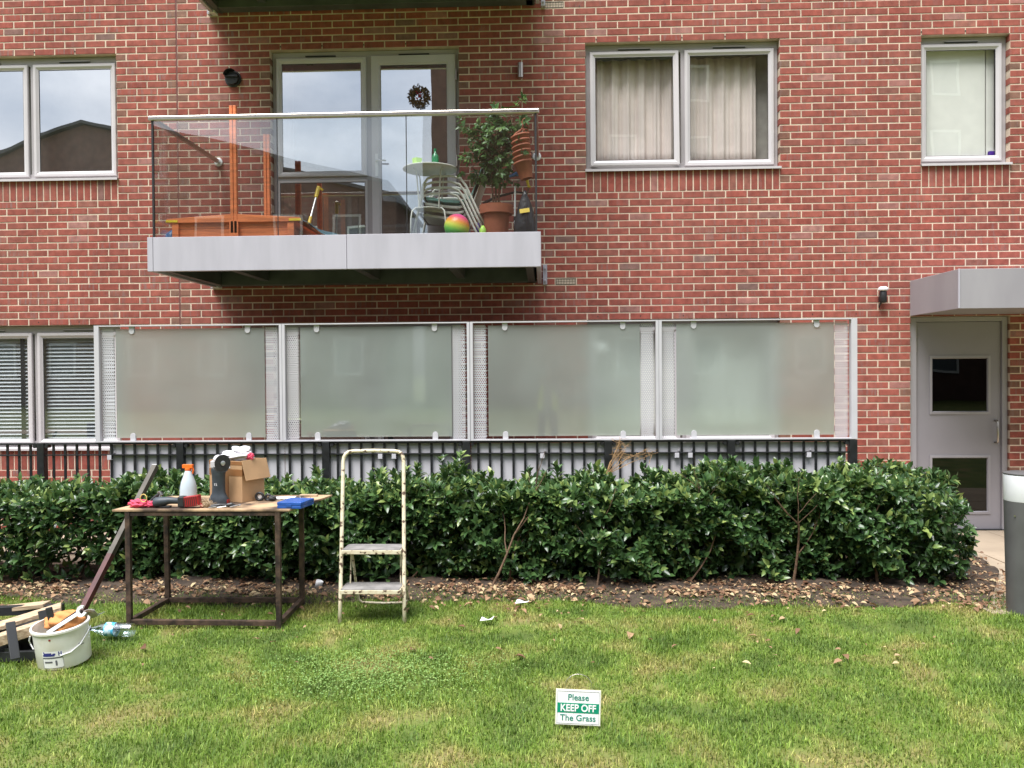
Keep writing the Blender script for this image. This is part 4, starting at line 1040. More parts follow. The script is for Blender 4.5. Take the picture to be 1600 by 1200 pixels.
# ball
def rainbow():
    m = bpy.data.materials.new('rainbow_rubber'); m.use_nodes = True; nt = m.node_tree; n, l = nt.nodes, nt.links; b = n['Principled BSDF']
    tc = n.new('ShaderNodeTexCoord'); mp = n.new('ShaderNodeMapping'); mp.inputs['Rotation'].default_value = (0, R(-18), 0); sp = n.new('ShaderNodeSeparateXYZ')
    mr = n.new('ShaderNodeMapRange'); mr.inputs[1].default_value = -.115; mr.inputs[2].default_value = .115
    r = n.new('ShaderNodeValToRGB'); cols = [(0, (.0, .55, .25)), (.32, (.25, .75, .12)), (.5, (.80, .80, .12)), (.66, (.95, .35, .05)), (.86, (.85, .10, .22)), (1, (.8, .1, .4))]
    while len(r.color_ramp.elements) > 1: r.color_ramp.elements.remove(r.color_ramp.elements[0])
    r.color_ramp.elements[0].position = 0; r.color_ramp.elements[0].color = (*cols[0][1], 1)
    for p, c in cols[1:]: e = r.color_ramp.elements.new(p); e.color = (*c, 1)
    l.new(tc.outputs['Object'], mp.inputs[0]); l.new(mp.outputs[0], sp.inputs[0]); l.new(sp.outputs[2], mr.inputs[0]); l.new(mr.outputs[0], r.inputs[0]); l.new(r.outputs[0], b.inputs['Base Color'])
    b.inputs['Roughness'].default_value = .3; return m
bb = MB().lathe([(max(.001, .115*math.cos(R(a))), .115*math.sin(R(a))) for a in range(-90, 91, 9)], (0, 0, 0), n=36).build('ball', rainbow(), smooth=True)
bb.location = (3.822, -1.36, DK+.135); tag(bb, 'rainbow striped play ball against the balcony glass', 'ball')
# ficus
fp = thing('potted_ficus', 'leafy green ficus in a terracotta pot at the right of the balcony', 'potted plant', (4.165, -1.1, DK))
MB().lathe([(.10, DK), (.125, DK+.29), (.155, DK+.29), (.158, DK+.37), (.145, DK+.372), (.135, DK+.33), (.001, DK+.33)], (4.165, -1.1, 0), n=36, ).build('pot', M['terra'], fp)
smooth_by_angle(scn.collection.objects['pot'])
q = MB(); tips = []
for tr in range(3):
    pts = [Vector((4.165+.02*(tr-1), -1.1, DK+.33))]; dd = Vector((-.12+.1*tr, 0, 1)).normalized()
    for i in range(9):
        dd = (dd+Vector((random.gauss(-.01, .07), random.gauss(0, .07), .05))).normalized(); pts.append(pts[-1]+dd*.095)
        if i > 2:
            for w_ in range(6):
                t = pts[-1]+Vector((random.gauss(0, .13), random.gauss(0, .11), random.gauss(.04, .09))); q.ring([pts[-1], (pts[-1]+t)/2+Vector((0, 0, .02)), t], [.004, .003, .0015], n=4, caps=False); tips.append((t, (t-pts[-1])))
    q.ring(pts, [.011-.0009*i for i in range(len(pts))], n=6)
q.build('trunk', M['stem'], fp, smooth=True)
for i in range(120):
    t = Vector((4.10+random.gauss(0, .11), -1.1+random.gauss(0, .09), random.uniform(3.42, 4.10))); tips.append((t, t-Vector((4.12, -1.1, 3.6))))
tips.append((Vector((4.36, -1.2, 4.17)), Vector((0, 0, 1)))); tips.append((Vector((4.30, -1.15, 4.14)), Vector((0, 0, 1))))
C = np.array([t[0] for t in tips]); C[:, 0] = np.clip(C[:, 0], 3.84, 4.45); O = np.array([t[1].normalized() for t in tips]) + np.array([0, -.3, -.1]); O /= np.linalg.norm(O, axis=1, keepdims=True)
P, D, N, L, W, j = twig_leaves(C, O, 8, .072, rng, 1.2); D[:, 2] -= .45
V, F, A = leaf_arrays(P, D, N, L, W*1.15, np.clip(rng.normal(.42, .2, len(P)), 0, 1)); fo = np_mesh('foliage', V, F, M['ficus'], fp, {'rnd': A}); fo['kind'] = 'stuff'
# hanging pots
for i in range(6):
    t = thing('hanging_pot', ['lowest', 'second lowest', 'third lowest', 'third highest', 'second highest', 'topmost'][i]+' orange hooked pot in the nested stack at the balcony corner', 'plant pot', (4.46, -1.30, 3.50+.045*i), 'nested orange hanging pots')
    z = 3.45+.048*i; cx_ = 4.455-.004*i
    T = Matrix.Translation((cx_, -1.30, z)) @ Matrix.Rotation(R(-14), 4, 'Y')
    p = MB(); p.T = T; p.lathe([(.055, 0), (.082, .14), (.088, .142), (.088, .158), (.083, .158), (.078, .142), (.052, .004)], n=24, caps=False); p.build('pot_body', M['terra'], t, smooth=True)
    h = MB(); h.T = T
    h.ring([(-.08, 0, .15), (-.03, 0, .185), (.02, 0, .20), (.05, 0, .23), (.05, 0, .27), (.07, 0, .295), (.095, 0, .29), (.10, 0, .25)], .009, n=6); h.build('hook', M['terra'], t, smooth=True)
# bag, pole, tool
bg = thing('compost_bag', 'black plastic bag with a yellow label beside the terracotta pot', 'bag', (4.43, -1.25, DK))
q = MB().lathe([(.10, DK), (.115, DK+.06), (.11, DK+.16), (.085, DK+.26), (.055, DK+.36), (.022, DK+.44), (.012, DK+.47)], (0, 0, 0), n=18)
q.v = [Vector((4.44+v.x*.95+.006*math.sin(v.z*60+v.y*50), -1.28+v.y*.6, v.z)) for v in q.v]; q.build('bag_body', M['bagb'], bg, smooth=True)
lb = MB(); lb.T = Matrix.Translation((4.435, -1.345, DK+.275)) @ Matrix.Rotation(R(-8), 4, 'Y') @ Matrix.Rotation(R(-16), 4, 'X'); lb.box(-.045, .045, -.002, .002, -.02, .02); lb.build('yellow_label', M['yellow'], bg)
wp_ = thing('white_pole', 'slim white pole upright between pot and black bag', 'pole', (4.33, -1.05, DK)); MB().ring([(4.335, -1.15, DK), (4.345, -1.15, 3.42)], .009).build('pole', M['white'], wp_)
MB().ring([(4.338, -1.15, 3.10), (4.338, -1.15, 3.14)], .0105).build('collar', M['dark'], wp_)
gt = thing('garden_tool', 'garden tool with dark blue head and yellow grip lying above the bag', 'garden tool', (4.42, -1.2, 3.45))
a, b, c = bl_at(796, 276, -1.2), bl_at(818, 273, -1.2), bl_at(826, 292, -1.2)
MB().ring([a, (a+b)/2+Vector((0, 0, .015)), b], [.012, .02, .012]).build('head', M['bluep'], gt); MB().ring([b, (b+c)/2+Vector((.01, 0, .01)), c, c+Vector((.02, 0, -.0))], [.013, .016, .012, .008]).build('grip', M['yellow'], gt)
MB().ring([bl_at(755, 318, -1.0), bl_at(775, 308, -1.05), bl_at(806, 300, -1.1), bl_at(822, 302, -1.15)], [.014, .012, .010, .008]).build('shaft', M['dark'], gt)
MB().ring([bl_at(826, 292, -1.2), bl_at(822, 312, -1.2), bl_at(815, 345, -1.2), bl_at(812, 372, -1.2)], .006).build('cord', M['stem'], gt)
pp = thing('purple_bottle', 'small purple bottle on the balcony floor behind the ball', 'bottle', (3.99, -1.0, DK))
MB().lathe([(.035, DK), (.035, DK+.17), (.02, DK+.20), (.012, DK+.23)], (3.99, -1.0, 0), n=14).build('bottle_body', M['purple'], pp, smooth=True)
pq = thing('lime_bottle', 'lime green bottle on the balcony floor beside the terracotta pot', 'bottle', (4.045, -1.15, DK))
MB().lathe([(.03, DK), (.032, DK+.13), (.012, DK+.17)], (4.045, -1.2, 0), n=14).build('bottle_body', M['lime'], pq, smooth=True)
gx_ = thing('grey_storage_box', 'grey storage box standing behind the bistro table', 'box', (3.55, -.45, DK)); bx('box_body', M['canopy'], gx_, 3.44, 3.85, -.55, -.25, DK, DK+.30, bevel=.01); bx('lid', M['canopy'], gx_, 3.43, 3.86, -.56, -.24, DK+.301, DK+.33, bevel=.008)

# ------------------------------------------------------------------ work table
tb = thing('work_table', 'rusty steel frame table with a plywood top, covered in tools', 'table', (2.3, -3.1, 0))
TZ = .795
xL, xR, yF, yB = 1.795, 2.815, -3.40, -2.87
def bar(nm, a, b, r=.0165, m='rust'):
    a, b = Vector(a), Vector(b); q = MB(); q.ring([a, b], r*1.414, n=4); return q.build(nm, M[m], tb, bevel=.0015)
for x, y, dx_ in ((xL, yF, 0), (xR, yF, .0), (xL+.02, yB, -.01), (xR, yB, .01)): bar('leg', (x, y, -.01), (x+dx_*.3, y, TZ-.012))
for y in (yF, yB):
    bar('top_rail', (xL+.018, y, TZ-.03), (xR-.018, y, TZ-.03), .013)
bar('foot_rail', (xL+.018, yF, .035), (xR-.018, yF, .03)); bar('foot_rail', (xL+.036, yB, .04), (xR-.018, yB, .04))
bar('foot_rail', (xL, yF+.018, .035), (xL+.02, yB-.018, .04)); bar('foot_rail', (xR, yF+.018, .03), (xR, yB-.018, .04))
for x in (xL+.01, xR): bar('top_rail', (x, yF+.02, TZ-.03), (x, yB-.02, TZ-.03), .013)
q = MB().prism([(1.695, -3.42, TZ-.012), (2.90, -3.42, TZ-.012), (3.02, -2.76, TZ-.012), (1.80, -2.80, TZ-.012)], (0, 0, .013))
top_o = q.build('plywood_top', [M['plydirt']], tb, bevel=.001)
Z0 = TZ+.002
# leaning tube
tu = thing('leaning_steel_tube', 'square steel tube leaning behind the table, reddish at its foot', 'steel tube', (1.6, -3.3, 0))
a, b = Vector((1.50, -3.62, -.01)), bl_at(243, 728, -2.74); m_ = a.lerp(b, .45)
def sqtube(a, b, r, nm, m, par, cap=False):
    d = (b-a).normalized(); s = d.cross(Vector((0, 0, 1))).normalized(); u = s.cross(d); q = MB()
    def rg(p, r): return [p+s*r+u*r, p-s*r+u*r, p-s*r-u*r, p+s*r-u*r]
    vs = rg(a, r)+rg(b, r)+rg(b, r*.8)+rg(a, r*.8)
    q.add(vs, [(i+4*k, (i+1) % 4+4*k, (i+1) % 4+4*((k+1) % 4), i+4*((k+1) % 4)) for k in range(4) for i in range(4)]); return q.build(nm, M[m], par)
sqtube(a, m_, .019, 'lower_tube', 'oxide', tu); sqtube(m_, b, .019, 'upper_tube', 'dullsteel', tu); sqtube(b-(b-a).normalized()*.002, b+(b-a).normalized()*.002, .0192, 'cut_end', 'toolmetal', tu)
# cardboard box
cb = thing('cardboard_box', 'battered brown cardboard box with taped front and an open flap', 'cardboard box', (2.38, -3.05, Z0))
TB = Matrix.Translation((2.385, -2.98, Z0)) @ Matrix.Rotation(R(-24), 4, 'Z')
def cbx(nm, m, *a, bevel=.002, T2=Matrix()):
    q = MB(); q.T = TB @ T2; q.box(*a); return q.build(nm, M[m], cb, bevel=bevel)
W2, D2, H2 = .155, .11, .29
cbx('front_wall', 'card', -W2, W2, -D2, -D2+.005, 0, H2); cbx('back_wall', 'card', -W2, W2, D2-.005, D2, 0, H2)
cbx('side_wall', 'card', -W2, -W2+.005, -D2+.005, D2-.005, 0, H2); cbx('side_wall', 'card', W2-.005, W2, -D2+.005, D2-.005, 0, H2+.0)
cbx('bottom', 'card', -W2+.005, W2-.005, -D2+.005, D2-.005, .001, .006)
cbx('tape', 'tape', -W2-.001, W2+.001, -D2-.0012, -D2-.0002, .185, .232, bevel=0); cbx('tape', 'tape', -.02, .03, -D2-.0018, -D2-.0008, 0, .185, bevel=0)
cbx('tape', 'tape', W2+.0002, W2+.0014, -D2, D2*.3, .19, .237, bevel=0)
cbx('tape', 'tape', -W2-.001, W2+.001, -D2-.0014, -D2-.0004, .262, .288, bevel=0)
cbx('tape', 'tape', -.13, -.09, -D2-.0018, -D2-.0008, 0, .185, bevel=0)
cbx('label', 'paper', -.03, .045, -D2-.003, -D2-.0018, .238, .272, bevel=0)
cbx('flap', 'card', -W2, W2, -.09, 0, 0, .004, T2=Matrix.Translation((0, D2-.01, H2)) @ Matrix.Rotation(R(-8), 4, 'X'))
cbx('side_flap', 'card', 0, .145, -D2-.005, D2+.02, -.002, .002, T2=Matrix.Translation((W2-.0, -.0, H2+.005)) @ Matrix.Rotation(R(74), 4, 'Y'))
rg = thing('white_rag', 'crumpled white rag with a pink corner lying on the cardboard box', 'rag', (2.36, -3.05, Z0+.27))
def blob(cx, cy, cz, rx, ry, rz, n=26, amp=.22, seed=0, f=5.):
    rr = random.Random(seed); ph = [rr.uniform(0, 6.28) for _ in range(9)]; q = MB(); vs = []
    for i in range(n+1):
        for k in range(n*2):
            th, p = math.pi*i/n, math.pi*k/n; d = Vector((math.sin(th)*math.cos(p), math.sin(th)*math.sin(p), math.cos(th)))
            s = 1+amp*(abs(math.sin(d.x*f+ph[0]+2*math.sin(d.z*f*.7+ph[1])))-.5+.6*math.sin(d.y*f*1.7+ph[2])*math.sin(d.z*f*1.9+ph[3])+.35*abs(math.sin((d.x-d.y)*f*3+ph[4])))
            vs.append((cx+rx*d.x*s, cy+ry*d.y*s, cz+rz*d.z*s))
    m = n*2; q.add(vs, [(i*m+k, i*m+(k+1) % m, (i+1)*m+(k+1) % m, (i+1)*m+k) for i in range(n) for k in range(m)]); return q
blob(2.40, -3.03, Z0+.318, .105, .06, .034, amp=.30, seed=3, f=3).build('cloth', M['rag'], rg, smooth=True)
blob(2.43, -3.03, Z0+.350, .06, .045, .032, amp=.36, seed=8, f=2.6).build('cloth', M['rag'], rg, smooth=True)
blob(2.505, -3.05, Z0+.315, .026, .02, .024, amp=.3, seed=9).build('pink_corner', M['pink'], rg)
# standing grinder
def grinder_st():
    t = thing('angle_grinder', 'dark grey angle grinder standing upright before the cardboard box, cutting disc on top', 'angle grinder', (2.33, -3.22, Z0))
    gx, gy = 2.325, -3.17
    q = MB(); prof = [(.068, 0, .040), (.069, .03, .040), (.058, .05, .034), (.046, .075, .030), (.043, .12, .029), (.045, .20, .030), (.050, .225, .032), (.050, .245, .032), (.040, .25, .026)]
    n = 20; vs = []
    for rx, z, ry in prof:
        for k in range(n): a = 2*math.pi*k/n; ex = .75; vs.append((gx+rx*abs(math.cos(a))**ex*(1 if math.cos(a) > 0 else -1), gy+ry*abs(math.sin(a))**ex*(1 if math.sin(a) > 0 else -1), Z0+z))
    q.add(vs, [(i*n+k, i*n+(k+1) % n, (i+1)*n+(k+1) % n, (i+1)*n+k) for i in range(len(prof)-1) for k in range(n)]+[tuple(range(n))[::-1], tuple((len(prof)-1)*n+k for k in range(n))])
    smooth_by_angle(q.build('body', M['tool'], t)); 
    h = MB(); h.box(gx-.050, gx+.030, gy-.022, gy+.022, Z0+.25, Z0+.30); h.ring([(gx-.01, gy+.02, Z0+.305), (gx+.03, gy-.05, Z0+.30)], [.036, .030], n=14)
    h.build('gear_head', M['screen_white'], t, bevel=.004)
    TT = Matrix.Translation((gx+.052, gy-.06, Z0+.288)) @ Matrix.Rotation(R(52), 4, 'Z') @ Matrix.Rotation(R(90), 4, 'X')
    d = MB(); d.T = TT; d.lathe([(.001, 0), (.060, 0), (.060, .003), (.001, .003)], n=36); d.build('cutting_disc', M['disc'], t)
    f = MB(); f.T = TT; f.lathe([(.017, .003), (.017, .009), (.010, .011), (.001, .011)], n=18); f.build('flange', M['toolmetal'], t)
    g = MB(); g.T = TT; g.grid(lambda u, v: (.064*math.cos(R(200+u*110)), .064*math.sin(R(200+u*110)), -.016+.020*v), 14, 1); g.build('guard', M['tool'], t, solid=.002)
    text('15', .026, M['paper'], Matrix.Translation((gx-.012, gy-.0285, Z0+.135)) @ Matrix.Rotation(R(90), 4, 'X'), t)
    bx('battery', M['red'], t, gx+.03, gx+.07, gy-.02, gy+.025, Z0+.0, Z0+.03, bevel=.004)
grinder_st()
# lying cordless tool
t = thing('cordless_grinder', 'black cordless grinder with a red ribbed battery lying on its side at the table front', 'power tool', (2.1, -3.33, Z0))
q = MB().ring([(1.945, -3.34, Z0+.035), (1.96, -3.34, Z0+.036), (2.00, -3.34, Z0+.04), (2.05, -3.34, Z0+.048), (2.11, -3.34, Z0+.046), (2.135, -3.34, Z0+.045)], [.026, .034, .034, .024, .022, .03], n=14); smooth_by_angle(q.build('body', M['tool'], t))
bx('battery_mount', M['dark'], t, 2.12, 2.165, -3.375, -3.31, Z0+.006, Z0+.078, bevel=.008)
q = MB(); q.T = Matrix.Translation((2.215, -3.345, Z0+.045)) @ Matrix.Rotation(R(-7), 4, 'Y'); q.box(-.05, .05, -.032, .03, -.034, .036); B_ = q.build('battery', M['red'], t, bevel=.005)
for i in range(7):
    q = MB(); q.T = Matrix.Translation((2.215, -3.345, Z0+.045)) @ Matrix.Rotation(R(-7), 4, 'Y'); q.box(-.045+.0135*i, -.041+.0135*i, -.035, -.032, -.03, .032); q.build('rib', M['dark'], B_)
bx('trigger_guard', M['dark'], t, 1.99, 2.06, -3.36, -3.32, Z0+.002, Z0+.012)
# gloves, cord, clamp
t = thing('pink_gloves', 'crumpled pink work gloves with a yellow cord at the left end of the table', 'gloves', (1.84, -3.33, Z0))
blob(1.835, -3.33, Z0+.026, .058, .035, .026, amp=.3, seed=5, f=4).build('glove', M['pink'], t, smooth=True); blob(1.91, -3.32, Z0+.018, .05, .03, .018, amp=.35, seed=6).build('glove', M['pink'], t, smooth=True)
MB().ring([Vector((1.875+.022*math.cos(R(a)), -3.345, Z0+.065+.026*math.sin(R(a)))) for a in range(0, 361, 24)], .0035, n=6).build('cord', M['rope'], t)
t = thing('black_clamp', 'black spring clamp standing behind the pink gloves', 'clamp', (1.93, -3.25, Z0))
MB().ring([(1.88, -3.24, Z0+.03), (1.92, -3.24, Z0+.06), (1.955, -3.25, Z0+.085), (1.968, -3.26, Z0+.07)], [.014, .018, .012, .008]).build('jaw', M['dark'], t)
MB().ring([(1.94, -3.27, Z0+.092), (1.958, -3.28, Z0+.10), (1.965, -3.28, Z0+.08), (1.935, -3.28, Z0+.015)], .007).build('handle', M['toolmetal'], t); MB().ring([(1.90, -3.25, Z0+.01), (1.93, -3.26, Z0+.05)], .016).build('jaw', M['dark'], t)
# spray bottle
t = thing('spray_bottle', 'clear spray bottle with an orange trigger head and blue liquid', 'spray bottle', (2.06, -3.05, Z0)); sx_, sy_ = 2.062, -3.06
smooth_by_angle(MB().lathe([(.001, Z0+.044), (.060, Z0+.044), (.058, Z0+.09), (.050, Z0+.135), (.041, Z0+.16), (.032, Z0+.185), (.024, Z0+.21), (.017, Z0+.222), (.001, Z0+.222)], (sx_, sy_, 0), n=26, caps=False).build('bottle_body', M['spray'], t))
smooth_by_angle(MB().lathe([(.001, Z0), (.057, Z0), (.061, Z0+.01), (.0605, Z0+.044), (.001, Z0+.044)], (sx_, sy_, 0), n=26, caps=False).build('liquid', M['teal'], t))
h = MB().lathe([(.018, Z0+.215), (.022, Z0+.222), (.022, Z0+.238)], (sx_, sy_, 0), n=16); h.box(sx_-.038, sx_+.035, sy_-.014, sy_+.014, Z0+.236, Z0+.262)
h.ring([(sx_+.028, sy_, Z0+.24), (sx_+.038, sy_, Z0+.22), (sx_+.032, sy_, Z0+.195)], [.009, .007, .005]); h.build('trigger_head', M['orange'], t, bevel=.006)
# brush
t = thing('wire_brush', 'frayed bristle brush with a red handle beside the battery', 'brush', (2.29, -3.33, Z0)); q = MB()
for i in range(420):
    a = Vector((2.30+random.gauss(0, .016), -3.33+random.gauss(0, .014), Z0+.022+random.gauss(0, .009))); d = Vector((random.gauss(.0, .7), random.gauss(-.3, .6), random.gauss(.45, .6))).normalized()*random.uniform(.014, .032)
    q.ring([a, a+d], [.0016, .0008], n=3, caps=False)
q.build('bristles', M['bristle'], t); blob(2.30, -3.33, Z0+.02, .032, .025, .018, n=12, seed=2).build('brush_core', M['bristle'], t)
MB().ring([(2.262, -3.34, Z0+.03), (2.285, -3.355, Z0+.008)], [.010, .012]).build('handle', M['red'], t)
# pliers and small tools
t = thing('pliers', 'dark pliers lying in front of the cardboard box', 'pliers', (2.42, -3.33, Z0))
MB().ring([(2.345, -3.36, Z0+.012), (2.40, -3.35, Z0+.016), (2.45, -3.33, Z0+.013)], [.009, .013, .010]).build('handle', M['dark'], t); MB().ring([(2.36, -3.33, Z0+.01), (2.41, -3.32, Z0+.012), (2.45, -3.325, Z0+.013)], [.008, .010, .010]).build('handle', M['tool'], t)
MB().ring([(2.45, -3.33, Z0+.014), (2.475, -3.325, Z0+.018), (2.50, -3.32, Z0+.01)], [.014, .012, .004]).build('jaw', M['dark'], t)
t = thing('drill_bits', 'loose steel drill bits on the table near the pliers', 'drill bits', (2.5, -3.33, Z0))
for a, b in (((2.475, -3.36), (2.53, -3.31)), ((2.49, -3.30), (2.535, -3.34)), ((2.40, -3.39), (2.46, -3.385)), ((2.34, -3.385), (2.40, -3.40))):
    MB().ring([(*a, Z0+.006), (*b, Z0+.014)], .004, n=8).build('bit', M['toolmetal'], t)
t = thing('tape_roll', 'black taped roll and head torch lying right of the cardboard box', 'head torch', (2.62, -3.0, Z0))
for cx_, cy_, cz_, rr in ((2.575, -3.05, .032, .026), (2.63, -3.03, .022, .02)):
    MB().ring([Vector((cx_+rr*math.cos(R(a)), cy_-.01, Z0+cz_+rr*math.sin(R(a)))) for a in range(0, 361, 24)], .009, n=8).build('strap', M['dark'], t, smooth=True)
MB().lathe([(.016, 0), (.016, .012), (.001, .014)], (2.575, -3.045, Z0+.032), n=16, T=Matrix.Rotation(R(90), 4, 'X')).build('lens', M['white'], t)
blob(2.665, -3.05, Z0+.018, .026, .02, .018, n=12, seed=12).build('battery_pack', M['dark'], t)
t = MB(); t.T = Matrix.Translation((2.72, -2.95, Z0+.004)) @ Matrix.Rotation(R(8), 4, 'Z'); t.box(-.07, .075, -.05, .05, 0, .004); tag(t.build('paper_sheets', M['paper']), 'white sheets of paper lying at the back of the table', 'papers')
sc_ = MB()
for i in range(46):
    a = Vector((2.80+random.gauss(0, .045), -2.98+random.gauss(0, .05), Z0+.004)); an = random.uniform(0, 6.28); l = random.uniform(.008, .022); sc_.ring([a, a+Vector((l*math.cos(an), l*math.sin(an), random.uniform(0, .006)))], .003, n=5)
tag(sc_.build('loose_screws', M['toolmetal']), 'scattered screws and fixings behind the blue case', 'screws', kind='stuff')
t = thing('blue_case', 'flat blue metal case at the right front corner of the table', 'case', (2.92, -3.3, Z0))
TC = Matrix.Translation((2.905, -3.30, Z0)) @ Matrix.Rotation(R(-9), 4, 'Z')
for nm, z0, z1, s in (('case_bottom', 0, .020, 0), ('lid', .0215, .042, .001)):
    q = MB(); q.T = TC; q.box(-.085-s, .085+s, -.10, .11, z0, z1); q.build(nm, M['blue'], t, bevel=.003)
q = MB(); q.T = TC; q.box(-.02, .02, -.104, -.1005, .012, .03); q.build('latch', M['blue'], t, bevel=.001)
t = thing('off_cut', 'small brown wooden offcut on the back right corner of the table', 'wood offcut', (2.9, -2.85, Z0)); MB().box(2.80, 2.93, -2.86, -2.82, Z0, Z0+.014).build('block', M['wood'], t, bevel=.002)

# ------------------------------------------------------------------ step ladder
t = thing('stepladder', 'old two step ladder with a tubular frame in chipped cream paint', 'stepladder', (3.41, -3.2, 0))
fl_, fr2 = (3.195, -3.275), (3.632, -3.265); tz = 1.165; ty_ = -2.96
def sp(x, s): return Vector((x, -3.27+(ty_+3.27)*s, tz*s))
lx_ = lambda q: 3.193-.036*q; rx_ = lambda q: 3.636-.046*q
pts = [Vector((3.193, -3.275, -.01))]+[sp(lx_(q), q) for q in (.13, .4, .62, .78, .92)]
pts += [sp(lx_(.93)+.05*(1-math.cos(R(a))), .92) + Vector((0, .01*math.sin(R(a)), .065*math.sin(R(a)))) for a in (25, 50, 75)]
pts += [sp(3.23, .978), sp(3.37, .981), sp(3.52, .978)]
pts += [sp(rx_(.93)-.05*(1-math.cos(R(a))), .92) + Vector((0, .01*math.sin(R(a)), .065*math.sin(R(a)))) for a in (75, 50, 25)]
pts += [sp(rx_(q), q) for q in (.92, .78, .62, .4, .13)]+[Vector((3.637, -3.27, -.01))]
MB().ring(pts, .0135, n=14).build('front_frame', M['chipped'], t, smooth=True)
rp = [Vector((3.235, -3.08, .46)), Vector((3.232, -2.95, .20)), Vector((3.232, -2.86, .04)), Vector((3.26, -2.85, .018)), Vector((3.42, -2.85, .012)), Vector((3.57, -2.85, .018)), Vector((3.598, -2.86, .04)), Vector((3.592, -2.95, .20)), Vector((3.58, -3.08, .46))]
MB().ring(rp, .009, n=10).build('rear_frame', M['chipped'], t, smooth=True)
for zc, y0, y1, a, b in ((.475, -3.20, -3.00, 3.190, 3.604), (.225, -3.30, -3.09, 3.199, 3.614)):
    r_ = .03; base = [(a, y0+.0), (b, y0), (b, y1-r_), (b-r_*.3, y1-r_*.3), (b-r_, y1), (a+r_, y1), (a+r_*.3, y1-r_*.3), (a, y1-r_)]
    MB().prism([(x, y, zc-.028) for x, y in base], (0, 0, .028)).build('step', M['chipped'], t, bevel=.003)
    MB().prism([(x*.97+(a+b)/2*.03, y*.97+(y0+y1)/2*.03, zc+.0005) for x, y in base], (0, 0, .004)).build('tread', M['tread'], t, bevel=.001)
MB().ring([(3.235, -3.10, .44), (3.235, -3.13, .22)], .005).build('strut', M['chipped'], t); MB().ring([(3.585, -3.10, .44), (3.59, -3.13, .22)], .005).build('strut', M['chipped'], t)

# ------------------------------------------------------------------ bollard
t = thing('bollard_light', 'grey cylindrical bollard light with a white band at the right edge of the lawn', 'bollard', (7.93, -2.96, 0)); bxx = 7.945
def bl_(nm, m, prof): return smooth_by_angle(MB().lathe(prof, (bxx, -2.96, 0), n=48).build(nm, M[m], t))
bl_('post', 'bollard', [(.112, -.01), (.118, .25), (.124, .5), (.130, .775)])
bl_('light_band', 'bollwhite', [(.128, .7752), (.1305, .78), (.134, .955), (.131, .958)])
bl_('cap', 'bollard', [(.134, .9582), (.136, .962), (.136, .968), (.10, .975), (.001, .976)])
MB().ring([(bxx-.11, -3.035, .68), (bxx-.112, -3.038, .68)], .006).build('screw', M['steel'], t)
# ------------------------------------------------------------------ sign
t = thing('keep_off_sign', 'small white sign with a green band reading Please KEEP OFF The Grass', 'sign', (4.75, -4.93, 0))
TS = Matrix.Translation((4.752, -4.93, .094)) @ Matrix.Scale(.95, 4) @ Matrix.Rotation(R(2.2), 4, 'Y') @ Matrix.Rotation(R(-4), 4, 'X')
def sgn(nm, m, *a, bevel=0):
    q = MB(); q.T = TS; q.box(*a); return q.build(nm, M[m], t, bevel=bevel)
sgn('plate', 'signedge', -.114, .114, -.002, .002, -.089, .089, bevel=.002)
sgn('face', 'signwhite', -.110, .110, -.0034, -.0025, -.085, .085)
sgn('band', 'signgreen', -.105, .105, -.0044, -.0036, -.027, .022)
for z in (-.079, .079): sgn('border_line', 'greyprint', -.104, .104, -.0044, -.0036, z-.0006, z+.0006)
for x in (-.1045, .1045): sgn('border_line', 'greyprint', x-.0006, x+.0006, -.0043, -.0037, -.0785, .0785)
RX = Matrix.Rotation(R(90), 4, 'X')
text('Please', .043, M['signtext'], TS @ Matrix.Translation((0, -.0042, .049)) @ RX, t, bold=.0004)
text('KEEP OFF', .0475, M['signwhite'], TS @ Matrix.Translation((0, -.0052, -.0035)) @ RX @ Matrix.Diagonal((.90, 1, 1, 1)), t, bold=.0011)
text('The Grass', .043, M['signtext'], TS @ Matrix.Translation((0, -.0042, -.052)) @ RX, t, bold=.0004)
q = MB(); q.T = TS; q.ring([(-.068, .006, -.07), (-.068, .006, .085)] + [(.066*-math.cos(R(a)), .006, .105+.058*math.sin(R(a))) for a in range(0, 181, 15)] + [(.068, .006, .085), (.068, .006, -.07)], .0016, n=6); q.build('wire_hoop', M['steel'], t)
q = MB(); q.ring([(4.752, -4.925, -.03), (4.752, -4.925, .03)], .004); q.build('stake', M['dark'], t)

# ------------------------------------------------------------------ bucket
t = thing('plastic_bucket', 'white plastic bucket with a worn blue label, full of tools and rags', 'bucket', (1.79, -4.05, 0)); bxc, byc = 1.735, -4.06
RB, RT, HB = .142, .154, .238
TT = Matrix.Translation((bxc, byc, .0)) @ Matrix.Rotation(R(-3), 4, 'Y') @ Matrix.Rotation(R(6), 4, 'X')
q = MB(); q.T = TT; q.lathe([(.001, .004), (RB, .004), (RB+.003, .01), (RT-.004, HB-.02), (RT+.006, HB-.018), (RT+.006, HB-.006), (RT, HB), (RT-.006, HB-.002), (RB-.004, .012), (.001, .012)], n=56, caps=False); smooth_by_angle(q.build('bucket_body', M['bucket'], t), 35)
def onb(ang, z, r=.0015):
    ang += 27; rr = RB+(RT-RB-.006)*z/HB+r+.003; return TT @ Vector((rr*math.sin(R(ang)), -rr*math.cos(R(ang)), z))
def patch(nm, m, a0, a1, z0, z1, r=.0015, n=8): return MB().grid(lambda u, v: onb(a0+(a1-a0)*u, z0+(z1-z0)*v, r), n, 1).build(nm, M[m], t)
patch('label_print', 'signwhite', -42, 3, .02, .12, .0005)
for a0, a1, z0, z1 in ((-40, -14, .092, .104), (-38, -20, .104, .113), (-18, -12, .098, .109), (-6, -4, .093, .118), (-1, 1, .095, .118), (-4, 0, .104, .108), (-39, -36, .112, .119)): patch('label_print', 'navy', a0, a1, z0, z1, .0012, 5)
